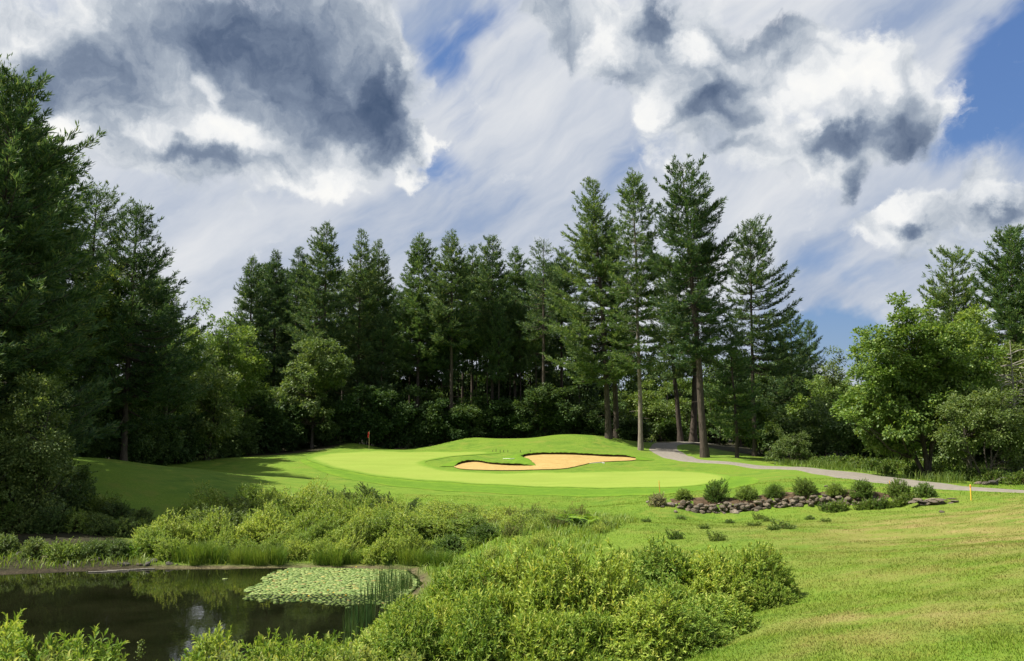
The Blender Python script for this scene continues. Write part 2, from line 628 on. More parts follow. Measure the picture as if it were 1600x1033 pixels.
# ------------------------------------------------------------------ materials
class MB:
    """tiny node builder for materials"""

    def __init__(self, name):
        self.m = bpy.data.materials.new(name)
        self.m.use_nodes = True
        self.t = self.m.node_tree
        self.t.nodes.clear()
        self.out = self.t.nodes.new("ShaderNodeOutputMaterial")

    def n(self, t, **kw):
        n = self.t.nodes.new(t)
        for k, v in kw.items():
            setattr(n, k, v)
        return n

    def s(self, sock, val):
        if isinstance(val, bpy.types.NodeSocket):
            self.t.links.new(val, sock)
        else:
            sock.default_value = val

    def noise(self, scale, detail=4, rough=.55, vec=None, dist=0):
        n = self.n("ShaderNodeTexNoise")
        n.inputs["Scale"].default_value = scale
        n.inputs["Detail"].default_value = detail
        n.inputs["Roughness"].default_value = rough
        n.inputs["Distortion"].default_value = dist
        if vec is not None:
            self.s(n.inputs["Vector"], vec)
        return n.outputs["Fac"]

    def pos(self):
        return self.n("ShaderNodeNewGeometry").outputs["Position"]

    def mapping(self, vec, scale=(1, 1, 1), rot=(0, 0, 0)):
        n = self.n("ShaderNodeMapping")
        self.s(n.inputs["Vector"], vec)
        n.inputs["Scale"].default_value = scale
        n.inputs["Rotation"].default_value = rot
        return n.outputs[0]

    def ramp(self, fac, stops, it="LINEAR"):
        n = self.n("ShaderNodeValToRGB")
        n.color_ramp.interpolation = it
        e = n.color_ramp.elements
        while len(e) < len(stops):
            e.new(.5)
        for q, (p, c) in zip(e, stops):
            q.position = p
            q.color = (*c, 1)
        self.s(n.inputs[0], fac)
        return n.outputs["Color"]

    def mix(self, f, a, b, blend="MIX"):
        n = self.n("ShaderNodeMix", data_type="RGBA", blend_type=blend)
        self.s(n.inputs[0], f)
        self.s(n.inputs[6], a if isinstance(a, bpy.types.NodeSocket) else (*a, 1))
        self.s(n.inputs[7], b if isinstance(b, bpy.types.NodeSocket) else (*b, 1))
        return n.outputs[2]

    def mr(self, x, a, b, c=0., d=1.):
        n = self.n("ShaderNodeMapRange", interpolation_type="SMOOTHSTEP")
        self.s(n.inputs[0], x)
        for i, v in zip((1, 2, 3, 4), (a, b, c, d)):
            n.inputs[i].default_value = v
        return n.outputs[0]

    def math(self, op, a, b=0.):
        n = self.n("ShaderNodeMath", operation=op)
        self.s(n.inputs[0], a)
        self.s(n.inputs[1], b)
        return n.outputs[0]

    def attr(self, name):
        return self.n("ShaderNodeAttribute", attribute_name=name).outputs["Fac"]

    def bump(self, h, dist=.05, strength=1.0):
        n = self.n("ShaderNodeBump")
        n.inputs["Distance"].default_value = dist
        n.inputs["Strength"].default_value = strength
        self.s(n.inputs["Height"], h)
        return n.outputs[0]

    def principled(self, col, rough=.8, spec=.3, normal=None, metallic=0.):
        n = self.n("ShaderNodeBsdfPrincipled")
        self.s(n.inputs["Base Color"], col if isinstance(col, bpy.types.NodeSocket) else (*col, 1))
        self.s(n.inputs["Roughness"], rough)
        n.inputs["Specular IOR Level"].default_value = spec
        n.inputs["Metallic"].default_value = metallic
        if normal is not None:
            self.s(n.inputs["Normal"], normal)
        return n.outputs[0]

    def done(self, sh):
        self.t.links.new(sh, self.out.inputs[0])
        return self.m


def leaf_mat(name, stops, trans=.35, rough=.55, spec=.25, tcol=1.25, patch=None, pscale=.5, gain=1.0):
    stops = [(p_, (min(.6, c_[0] * gain * (1 + .08 * (gain > 1))), c_[1] * gain, c_[2] * gain * .97)) for p_, c_ in stops]
    return _leaf_mat(name, stops, trans, rough, spec, tcol, patch, pscale)


def _leaf_mat(name, stops, trans=.35, rough=.55, spec=.25, tcol=1.25, patch=None, pscale=.5):
    """foliage: every leaf its own shade; some light passes through"""
    b = MB(name)
    g = b.n("ShaderNodeNewGeometry")
    c = b.ramp(g.outputs["Random Per Island"], stops)
    oi = b.n("ShaderNodeObjectInfo")
    hsv = b.n("ShaderNodeHueSaturation")
    b.s(hsv.inputs["Color"], c)
    b.s(hsv.inputs["Value"], b.mr(oi.outputs["Random"], 0, 1, .82, 1.18))
    b.s(hsv.inputs["Hue"], b.mr(oi.outputs["Random"], 0, 1, .512, .488))
    c = hsv.outputs[0]
    if patch is not None:
        c = b.mix(b.mr(b.noise(pscale, 3, .5, g.outputs["Position"]), .45, .65, 0., .85), c, patch)
    pr = b.principled(c, rough, spec)
    tr = b.n("ShaderNodeBsdfTranslucent")
    tm = b.mix(1.0, c, (tcol * 1.05, tcol, tcol * .55), "MULTIPLY")
    b.s(tr.inputs[0], tm)
    mx = b.n("ShaderNodeMixShader")
    mx.inputs[0].default_value = trans
    b.t.links.new(pr, mx.inputs[1])
    b.t.links.new(tr.outputs[0], mx.inputs[2])
    return b.done(mx.outputs[0])


def bark_mat(name, c1, c2, scale=9):
    b = MB(name)
    p = b.n("ShaderNodeTexCoord").outputs["Object"]
    n = b.noise(scale, 5, .65, b.mapping(p, (1, 1, .18)))
    col = b.ramp(n, [(.3, c1), (.68, c2)])
    return b.done(b.principled(col, .92, .15, b.bump(n, .06)))


def plain(name, col, rough=.6, spec=.4, jit=.12, scale=20):
    b = MB(name)
    n = b.noise(scale, 4, .6, b.n("ShaderNodeTexCoord").outputs["Object"])
    c = b.mix(b.mr(n, .3, .7), tuple(x * (1 - jit) for x in col), tuple(min(1, x * (1 + jit)) for x in col))
    return b.done(b.principled(c, rough, spec))


# ------------------------------------------------------------------ ground sheet
xs = axis_coords(-44, 44, .5, -900, 900)
ys = axis_coords(4, 112, .5, -300, 1500)
GX, GY = np.meshgrid(xs, ys)
GZ = H(GX, GY)
nx, ny = len(xs), len(ys)
idx = np.arange(nx * ny).reshape(ny, nx)
quads = np.stack([idx[:-1, :-1], idx[:-1, 1:], idx[1:, 1:], idx[1:, :-1]], -1).reshape(-1, 4)
gme = mesh_np("ground", np.stack([GX, GY, GZ], -1).reshape(-1, 3), None, quads, True)


def gauss(x, y, cx, cy, rx, ry, rot=0):
    c, s = math.cos(rot), math.sin(rot)
    ax = (x - cx) * c + (y - cy) * s
    ay = -(x - cx) * s + (y - cy) * c
    return np.exp(-(ax / rx) ** 2 - (ay / ry) ** 2)


# how dry the turf is (a property of the turf itself) and where the forest floor / bare bank begins
def dryness(x, y):
    d = .95 * gauss(x, y, 17, 27, 8, 12, .3) + .9 * gauss(x, y, 24, 38, 10, 7, 0) + .9 * gauss(x, y, 6.2, 15.5, 1.6, 1.9, .5) + .8 * gauss(x, y, 4.6, 13.2, 1.2, .8, .3) \
        + .4 * gauss(x, y, 11, 15, 4, 5) + .3 * gauss(x, y, 8, 22, 2.2, 3.5, .8)
    return np.clip(d, 0, 1)


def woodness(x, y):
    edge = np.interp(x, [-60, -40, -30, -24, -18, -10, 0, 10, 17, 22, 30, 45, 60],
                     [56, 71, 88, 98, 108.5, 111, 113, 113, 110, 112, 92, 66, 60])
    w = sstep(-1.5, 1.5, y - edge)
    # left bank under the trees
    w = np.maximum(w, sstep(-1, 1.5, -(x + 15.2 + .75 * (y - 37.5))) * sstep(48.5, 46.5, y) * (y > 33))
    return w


def put_attr(me, name, val):
    a = me.attributes.new(name, "FLOAT", "POINT")
    a.data.foreach_set("value", np.ascontiguousarray(np.ravel(val), dtype=np.float32))


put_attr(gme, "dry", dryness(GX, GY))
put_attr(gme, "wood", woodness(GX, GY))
sdp = poly_sd(GX, GY, POND)
put_attr(gme, "shore", sstep(-.7, -.1, sdp))

b = MB("turf")
p = b.pos()
n_big = b.noise(.16, 4, .6, p)
n_mid = b.noise(.9, 5, .62, p)
n_fine = b.noise(9, 4, .7, b.mapping(p, (1, .45, 1)))
n_fib = b.noise(42, 3, .7, p)
c = b.ramp(n_mid, [(.30, (.068, .132, .014)), (.5, (.108, .186, .020)), (.68, (.162, .22, .028))])
c = b.mix(b.mr(n_big, .35, .68), c, b.ramp(n_fine, [(.3, (.090, .168, .016)), (.7, (.156, .226, .024))]))
dryc = b.ramp(n_mid, [(.3, (.14, .165, .032)), (.52, (.22, .205, .06)), (.7, (.29, .225, .10))])
dm = b.math("MULTIPLY", b.attr("dry"), b.mr(b.noise(.38, 5, .65, b.mapping(p, (1, 1.6, 1), (0, 0, .5))), .34, .62, .15, 1.1))
c = b.mix(dm, c, dryc)
c = b.mix(b.mr(n_fib, .3, .75, 0, .45), c, b.mix(.5, c, (.04, .085, .006)))
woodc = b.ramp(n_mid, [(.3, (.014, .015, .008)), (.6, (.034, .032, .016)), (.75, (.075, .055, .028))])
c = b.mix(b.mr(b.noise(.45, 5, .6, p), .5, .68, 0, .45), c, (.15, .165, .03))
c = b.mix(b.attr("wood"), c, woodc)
shorec = b.ramp(b.noise(3, 5, .7, p), [(.3, (.03, .024, .014)), (.55, (.10, .085, .045)), (.75, (.20, .17, .10))])
shorec = b.mix(b.attr("wood"), shorec, b.ramp(n_fine, [(.3, (.014, .012, .008)), (.6, (.045, .036, .022)), (.8, (.10, .085, .06))]))
c = b.mix(b.attr("shore"), c, shorec)
hgt = b.math("ADD", b.math("MULTIPLY", n_fib, .6), n_fine)
turf = b.done(b.principled(c, .85, .12, b.bump(hgt, .06, .8)))
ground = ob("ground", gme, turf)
tag(ground, kind="structure")

# ------------------------------------------------------------------ draped sheets
def resample(poly, step):
    out = []
    n = len(poly)
    for i in range(n):
        a, c2 = np.array(poly[i]), np.array(poly[(i + 1) % n])
        k = max(1, int(np.linalg.norm(c2 - a) / step))
        for j in range(k):
            out.append(a + (c2 - a) * j / k)
    return np.array(out)


def smooth_closed(P, it=2):
    P = np.asarray(P, float)
    for _ in range(it):       # Chaikin
        Q = np.roll(P, -1, 0)
        P = np.stack([.75 * P + .25 * Q, .25 * P + .75 * Q], 1).reshape(-1, 2)
    return P


def drape(name, poly, off, mat, step=.6, zf=None):
    bd = resample(poly, step)
    lo, hi = bd.min(0), bd.max(0)
    gx, gy = np.meshgrid(np.arange(lo[0], hi[0], step), np.arange(lo[1], hi[1], step))
    gx = gx + (np.arange(gx.shape[0]) % 2)[:, None] * step * .5
    sd_ = poly_sd(gx, gy, bd)
    ins = np.stack([gx[sd_ > step * .4], gy[sd_ > step * .4]], 1)
    pts = [Vector(q) for q in np.concatenate([bd, ins])]
    nb = len(bd)
    r = geometry.delaunay_2d_cdt(pts, [(i, (i + 1) % nb) for i in range(nb)], [], 1, 1e-5)
    V2 = np.array([tuple(q) for q in r[0]])
    T = np.array(r[2])
    z = (zf or H)(V2[:, 0], V2[:, 1]) + off
    me = mesh_np(name, np.column_stack([V2, z]), T, None, True)
    o = ob(name, me, mat)
    # face up
    if me.polygons[0].normal.z < 0:
        me.flip_normals()
    return o


def outline(pxs, sm=1):
    return smooth_closed([hit(u, v, 40)[:2] for u, v in pxs], sm)


# putting green: one smooth lobe at the back, one in front of the bunker
GREEN = outline([(476, 716), (492, 711), (540, 707), (600, 705), (660, 705.5), (720, 706), (768, 706.5), (790, 708), (740, 711), (690, 716),
                 (660, 722), (672, 730), (720, 737.5), (800, 739.5), (880, 738), (960, 736), (1050, 735.5), (1110, 737), (1142, 743), (1140, 751),
                 (1110, 758), (1050, 762.5), (960, 763.5), (850, 762), (740, 757.5), (660, 752), (580, 744), (520, 733), (487, 722)], 2)
b = MB("green_turf")
p = b.pos()
stripe = b.noise(.55, 3, .5, b.mapping(p, (.25, 1, 1), (0, 0, .25)))
c = b.ramp(stripe, [(.3, (.172, .238, .036)), (.7, (.214, .274, .050))])
c = b.mix(b.mr(b.noise(.28, 5, .6, p), .4, .7, 0, .5), c, (.20, .245, .045))
c = b.mix(b.mr(b.noise(2.2, 5, .7, p), .5, .75, 0, .35), c, (.13, .205, .02))
c = b.mix(b.mr(b.noise(14, 3, .7, p), .3, .7, 0, .3), c, (.14, .215, .02))
ragged = b.mr(b.math("ADD", b.attr("edge"), b.math("MULTIPLY", b.math("SUBTRACT", b.noise(1.1, 5, .65, p), .5), .9)), .15, .75)
c = b.mix(ragged, b.ramp(b.noise(1.4, 5, .65, p), [(.3, (.085, .165, .013)), (.7, (.13, .215, .02))]), c)
mat_green = b.done(b.principled(c, .8, .15, b.bump(b.noise(30, 2, .6, p), .012)))
gr = drape("putting_green", GREEN, .035, mat_green, .8)
tag(gr, kind="structure")
_co = np.array([v.co[:2] for v in gr.data.vertices])
put_attr(gr.data, "edge", np.clip(poly_sd(_co[:, 0], _co[:, 1], GREEN) / 1.5, 0, 1))

b = MB("collar_turf")
p = b.pos()
c = b.ramp(b.noise(1.4, 5, .65, p), [(.3, (.07, .145, .011)), (.7, (.115, .20, .017))])
c = b.mix(b.mr(b.noise(20, 3, .7, p), .3, .7, 0, .4), c, (.06, .14, .008))
ragged = b.mr(b.math("ADD", b.attr("edge"), b.math("MULTIPLY", b.math("SUBTRACT", b.noise(.9, 5, .65, p), .5), 1.0)), .1, .8)
c = b.mix(ragged, b.ramp(b.noise(.9, 5, .62, p), [(.30, (.075, .15, .011)), (.5, (.105, .195, .014)), (.68, (.15, .225, .020))]), c)
mat_collar = b.done(b.principled(c, .85, .12, b.bump(b.noise(26, 2, .6, p), .03)))
# the darker mown apron below the front of the green
APR = outline([(470, 716), (487, 722), (520, 733), (580, 744), (660, 752), (740, 757.5), (850, 762), (960, 763.5), (1050, 762.5), (1110, 758),
               (1140, 751), (1142, 743), (1190, 748), (1180, 757), (1120, 767), (1020, 773), (900, 776), (760, 771), (640, 763), (560, 752), (500, 737), (470, 724)], 1)
apr = drape("mown_apron", APR, .018, mat_collar, .8)
tag(apr, kind="structure")
_co = np.array([v.co[:2] for v in apr.data.vertices])
put_attr(apr.data, "edge", np.clip(poly_sd(_co[:, 0], _co[:, 1], APR) / 1.8, 0, 1))

# bunker sand
BUNK = [(708.6, 730), (716, 726.6), (730, 723.4), (741, 722.6), (751, 723.5), (761, 725.6), (771, 727), (790, 728.2), (812.5, 728.6), (837, 728.6), (826, 722.5), (812, 717.2),
        (818, 714), (833, 712), (850, 711), (895, 711.6), (925, 713), (949, 714.6), (980, 715.4), (996, 717.5), (994, 720), (965, 721.6), (936, 723), (921, 724.6), (911.5, 727),
        (895, 731.4), (862, 734.4), (830, 735.4), (792, 735.8), (750, 735.6), (722, 734.2), (711, 731.5)]
BP = np.array([hit(u, v, 40)[:2] for u, v in BUNK])
b = MB("sand")
p = b.pos()
n1s = b.noise(1.2, 5, .6, p)
rake = b.n("ShaderNodeTexWave", wave_type="BANDS", bands_direction="Y")
b.s(rake.inputs["Vector"], b.mapping(p, (1, 1, 1), (0, 0, .35)))
rake.inputs["Scale"].default_value = 1.6
rake.inputs["Distortion"].default_value = 3
rake.inputs["Detail"].default_value = 2
c = b.ramp(n1s, [(.3, (.35, .24, .088)), (.7, (.43, .305, .122))])
sand = b.done(b.principled(c, .95, .1, b.bump(b.math("ADD", b.math("MULTIPLY", rake.outputs["Fac"], .8), b.math("ADD", n1s, b.noise(4, 4, .6, p))), .08, .9)))
bk = drape("bunker_sand", smooth_closed(BP, 1), .07, sand, .5)
tag(bk, kind="structure")


def lip(name, pts, h, mat, w=1.8, over=.10):
    """turf lip that overhangs the far edge of the sand"""
    P = np.array(pts)
    # resample and smooth
    t = np.concatenate([[0], np.cumsum(np.linalg.norm(np.diff(P, axis=0), axis=1))])
    tt = np.arange(0, t[-1], .22)
    Q = np.stack([np.interp(tt, t, P[:, 0]), np.interp(tt, t, P[:, 1])], 1)
    for _ in range(3):
        Q[1:-1] = .25 * Q[:-2] + .5 * Q[1:-1] + .25 * Q[2:]
    T = norm(np.gradient(Q, axis=0))
    N = np.stack([-T[:, 1], T[:, 0]], 1)
    s_ = np.linspace(0, 1, len(Q))
    rg = np.random.default_rng(5)
    hh = h * np.clip(np.minimum(s_, 1 - s_) / .12, 0, 1) ** .7 * (1 + .35 * (rg.random(len(Q)) - .5))
    g = Geo()
    rows = []
    for (d, k) in ((.25, 0.0), (.03, .25), (-over, .8), (-over * .4, .97), (.12, 1.05), (.5, .9), (1.1, .4), (w, -.12)):
        q = Q + N * (d if d > 0 else d * (.6 + .8 * rg.random(len(Q))[:, None]))
        z = H(q[:, 0], q[:, 1]) + hh * k + (.05 if k > 0 else -.02)
        rows.append(np.column_stack([q, z]))
    A = np.stack(rows, 1)
    k = A.shape[1]
    i = np.arange(len(Q) * k).reshape(len(Q), k)
    q = np.stack([i[:-1, :-1], i[1:, :-1], i[1:, 1:], i[:-1, 1:]], -1).reshape(-1, 4)
    o = ob(name, mesh_np(name, A.reshape(-1, 3), None, q, True), mat)
    return tag(o, kind="structure")


b = MB("lip_turf")
p = b.pos()
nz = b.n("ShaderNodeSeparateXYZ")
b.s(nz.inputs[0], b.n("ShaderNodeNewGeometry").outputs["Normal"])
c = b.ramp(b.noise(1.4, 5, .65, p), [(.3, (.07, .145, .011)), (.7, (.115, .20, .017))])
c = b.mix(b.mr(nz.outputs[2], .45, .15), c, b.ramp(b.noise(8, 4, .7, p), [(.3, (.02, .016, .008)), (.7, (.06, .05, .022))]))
mat_lip = b.done(b.principled(c, .9, .1))
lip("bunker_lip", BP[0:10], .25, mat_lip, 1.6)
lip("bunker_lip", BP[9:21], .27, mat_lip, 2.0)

# cart path: two edges seen in the photo, laid on the ground
PA = [(1013, 702.5), (1024, 709), (1040, 716.5), (1062, 721), (1090, 723), (1150, 727), (1220, 733), (1290, 743), (1350, 752.5), (1420, 760.5), (1480, 765.5), (1560, 769), (1640, 771)]
PB = [(1058, 702.5), (1064, 706), (1074, 712), (1088, 717), (1108, 720), (1165, 724.5), (1235, 729), (1310, 736), (1375, 743.5), (1440, 752), (1500, 759.5), (1575, 765.5), (1650, 768.8)]
E1 = [hit(u, v, 30)[:2] for u, v in PA]
E2 = [hit(u, v, 30)[:2] for u, v in PB]
# behind the rise the path bends right and dips under the pines, showing again further on
far = [(19.5, 108), (22.5, 113), (27, 118), (34, 124), (46, 130)]
c1 = [np.array(q) + np.array((-1.3, .9)) for q in far]
c2 = [np.array(q) + np.array((1.0, -1.2)) for q in far]
E1 = c1[::-1] + E1 + [np.array((42, 45.5)), np.array((60, 40)), np.array((90, 35))]
E2 = c2[::-1] + E2 + [np.array((43, 47.8)), np.array((61, 42.4)), np.array((91, 37.4))]


def dens_line(P, n):
    P = np.array(P)
    t = np.concatenate([[0], np.cumsum(np.linalg.norm(np.diff(P, axis=0), axis=1))])
    t /= t[-1]
    k = np.linspace(0, 1, len(P))
    s_ = np.linspace(0, 1, n)
    u_ = np.interp(s_, k, k)
    Q = np.stack([np.interp(u_, k, P[:, 0]), np.interp(u_, k, P[:, 1])], 1)
    for _ in range(6):
        Q[1:-1] = .25 * Q[:-2] + .5 * Q[1:-1] + .25 * Q[2:]
    return Q


A1, A2 = dens_line(E1, 260), dens_line(E2, 260)
cols = []
for k, t in enumerate(np.linspace(0, 1, 7)):
    q = A1 * (1 - t) + A2 * t
    cols.append(np.column_stack([q, H(q[:, 0], q[:, 1]) + (.05 if 0 < k < 6 else .0)]))
Ap = np.stack(cols, 1)
ii = np.arange(260 * 7).reshape(260, 7)
q = np.stack([ii[:-1, :-1], ii[:-1, 1:], ii[1:, 1:], ii[1:, :-1]], -1).reshape(-1, 4)
pme = mesh_np("cart_path", Ap.reshape(-1, 3), None, q, True)
if pme.polygons[0].normal.z < 0:
    pme.flip_normals()
b = MB("asphalt")
p = b.pos()
nA = b.noise(2.2, 6, .7, p)
c = b.ramp(nA, [(.3, (.15, .135, .115)), (.55, (.20, .18, .155)), (.75, (.25, .228, .195))])
c = b.mix(b.mr(b.noise(60, 2, .6, p), .4, .7, 0, .4), c, (.10, .095, .085))
asph = b.done(b.principled(c, .9, .2, b.bump(b.noise(50, 3, .6, p), .01)))
path = ob("cart_path", pme, asph)
tag(path, kind="structure")

# ------------------------------------------------------------------ pond
bd = resample(smooth_closed(POND, 1), 1.0)
ctr = bd.mean(0)
grow = ctr + (bd - ctr) * 1.06
b = MB("pond_water")
p = b.pos()
nw = b.noise(.9, 3, .5, b.mapping(p, (1, .5, 1)))
nw2 = b.noise(7, 2, .5, p)
hgt = b.math("ADD", b.math("MULTIPLY", nw, 1.0), b.math("MULTIPLY", nw2, .12))
scum = b.ramp(b.noise(.5, 6, .65, p), [(.35, (.004, .005, .002)), (.7, (.010, .011, .005))])
pr = b.n("ShaderNodeBsdfPrincipled")
b.s(pr.inputs["Base Color"], scum)
pr.inputs["Roughness"].default_value = .015
pr.inputs["IOR"].default_value = 1.33
b.s(pr.inputs["Normal"], b.bump(hgt, .012, .5))
water_m = b.done(pr.outputs[0])
g2 = [Vector(v) for v in grow]
r = geometry.delaunay_2d_cdt(g2, [(i, (i + 1) % len(g2)) for i in range(len(g2))], [], 1, 1e-5)
wv = np.array([(q[0], q[1], 0.0) for q in r[0]])
wme = mesh_np("pond_water", wv, np.array(r[2]))
if wme.polygons[0].normal.z < 0:
    wme.flip_normals()
tag(ob("pond_water", wme, water_m), kind="structure")
# ------------------------------------------------------------------ plant generators (local origin at the base)
def rnd_dir(r, n):
    v = r.normal(size=(n, 3))
    return norm(v)


def pine_geo(seed, Ht, cb, prof, dbh=.55, lean=(0, 0), tuft=.42, dens=1.0, whorl=.74, asym=(0, 0), gap=.08, extra=(), up=1.0, limb_r=1.0, dead=0):
    """white pine. prof: [(t, R)] branch reach over crown height. extra: [(t, azimuth, length)] long single limbs"""
    r = np.random.default_rng(seed)
    k = 18
    t = np.linspace(0, 1, k)
    sway = np.cumsum(r.normal(size=(k, 2)) * .035, 0) * (1 - .3 * t[:, None])
    sp_ = np.column_stack([lean[0] * t ** 1.15 + sway[:, 0], lean[1] * t ** 1.15 + sway[:, 1], t * Ht])
    rad = dbh * .5 * ((1 - t) ** .8) + .018
    rad[0] *= 1.35
    tv, tq = tubes(sp_[None], rad[None], 12)
    trunk = Geo().add(tv, None, tq)

    def spine(z):
        return np.stack([np.interp(z, sp_[:, 2], sp_[:, i]) for i in range(3)], -1)

    z0 = cb * Ht
    Z, AZ, LL = [], [], []
    z = z0
    while z < Ht * .993:
        tc = (z - z0) / (Ht - z0)
        n = int(r.integers(4, 7))
        a0 = r.random() * 6.28
        Rz = np.interp(tc, [q[0] for q in prof], [q[1] for q in prof])
        for j in range(n):
            if r.random() < gap:
                continue
            a = a0 + j * 6.283 / n + r.normal() * .25
            L = Rz * (.74 + .5 * r.random()) * (1 + asym[0] * math.cos(a - asym[1]))
            Z.append(z + r.normal() * .15)
            AZ.append(a)
            LL.append(max(L, .25))
        z += whorl * (.6 + .8 * r.random()) * (1 - .45 * tc)
    for (te, a, L) in extra:
        Z.append(z0 + te * (Ht - z0))
        AZ.append(a)
        LL.append(L)
    Z, AZ, LL = np.array(Z), np.array(AZ), np.array(LL)
    Z = np.minimum(Z, Ht * .992)
    m = len(Z)
    tc = np.clip((Z - z0) / (Ht - z0), 0, 1)
    slope = (-.16 + .75 * tc ** 1.5 + .5 * tc ** 6) * up + r.normal(size=m) * .10
    curve = .20 + .12 * r.random(m)
    base = spine(Z)
    dh = np.stack([np.cos(AZ), np.sin(AZ), 0 * AZ], -1)
    sl = np.stack([-np.sin(AZ), np.cos(AZ), 0 * AZ], -1)
    side_b = r.normal(size=m) * .12

    def bp(i, s):
        """points on branch i (array) at parameter s"""
        L = LL[i]
        h = L * s
        zz = L * (slope[i] * s + curve[i] * s * s - .10 * np.sin(np.pi * s))
        return base[i] + dh[i] * h[:, None] + sl[i] * (side_b[i] * L * s * s)[:, None] + np.array([0, 0, 1.]) * zz[:, None]

    kk = 6
    ss = np.linspace(0, 1, kk)
    P = np.stack([bp(np.arange(m), np.full(m, s)) for s in ss], 1)
    br = (np.clip(LL * .014, .012, .07) * limb_r)[:, None] * (1 - .85 * ss)[None]
    bv, bq = tubes(P, br, 4)
    trunk.add(bv, None, bq)
    if dead:
        zd = r.random(dead) * (z0 - 3) + 2.5
        ad = r.random(dead) * 6.28
        ld = .6 + 1.6 * r.random(dead)
        b0 = spine(zd)
        e0 = np.stack([np.cos(ad), np.sin(ad), -.05 + .3 * r.normal(size=dead) * .3], -1) * ld[:, None]
        Pd = np.stack([b0 + e0 * s for s in (0, .5, 1)], 1)
        dv, dq = tubes(Pd, np.stack([np.full(dead, .03), np.full(dead, .02), np.full(dead, .006)], 1), 3)
        trunk.add(dv, None, dq)
    # branchlets
    nb = np.maximum(4, (5 + LL * 6.2)).astype(int)
    I = np.repeat(np.arange(m), nb)
    s = .16 + .86 * r.random(len(I)) ** .8
    s = np.minimum(s, 1.0)
    o = bp(I, s)
    ang = np.where(r.random(len(I)) < .5, 1, -1) * (.35 + .75 * (1 - s) ** .5 + .2 * r.random(len(I)))
    ca, sa = np.cos(ang), np.sin(ang)
    bd = dh[I] * ca[:, None] + sl[I] * sa[:, None]
    bd[:, 2] = slope[I] * .6 + 2 * curve[I] * s * .6 + r.normal(size=len(I)) * .16 + .05
    bd = norm(bd)
    bl = np.clip((.22 + .30 * LL[I] * (1 - s) ** .8) * (.6 + .8 * r.random(len(I))), .2, 1.7)
    # a branchlet also along the axis tip
    nt = np.maximum(3, bl / .058 * dens).astype(int)
    J = np.repeat(np.arange(len(I)), nt)
    q = r.random(len(J))
    pos = o[J] + bd[J] * (bl[J] * q)[:, None] + r.normal(size=(len(J), 3)) * .05
    ax = bd[J] + rnd_dir(r, len(J)) * .75 + np.array([0, 0, .32])
    nr = rnd_dir(r, len(J)) * .8 + np.array([0, 0, .6])
    Lt = tuft * (.72 + .6 * r.random(len(J))) * np.clip(.45 + .4 * LL[I][J], .45, 1.)
    cv, ct = leaf4(pos, ax, nr, Lt, Lt * (.155 + .08 * r.random(len(J))), .18, .5)
    crown = Geo().add(cv, ct)
    # leader
    nl = 40
    pz = Ht * (1 - .03 * r.random(nl))
    cv, ct = leaf4(spine(pz), rnd_dir(r, nl) * .8 + np.array([0, 0, 1]), rnd_dir(r, nl), np.full(nl, tuft * .55), np.full(nl, tuft * .13))
    crown.add(cv, ct)
    return trunk.mesh("pine_trunk", True), crown.mesh("pine_crown")


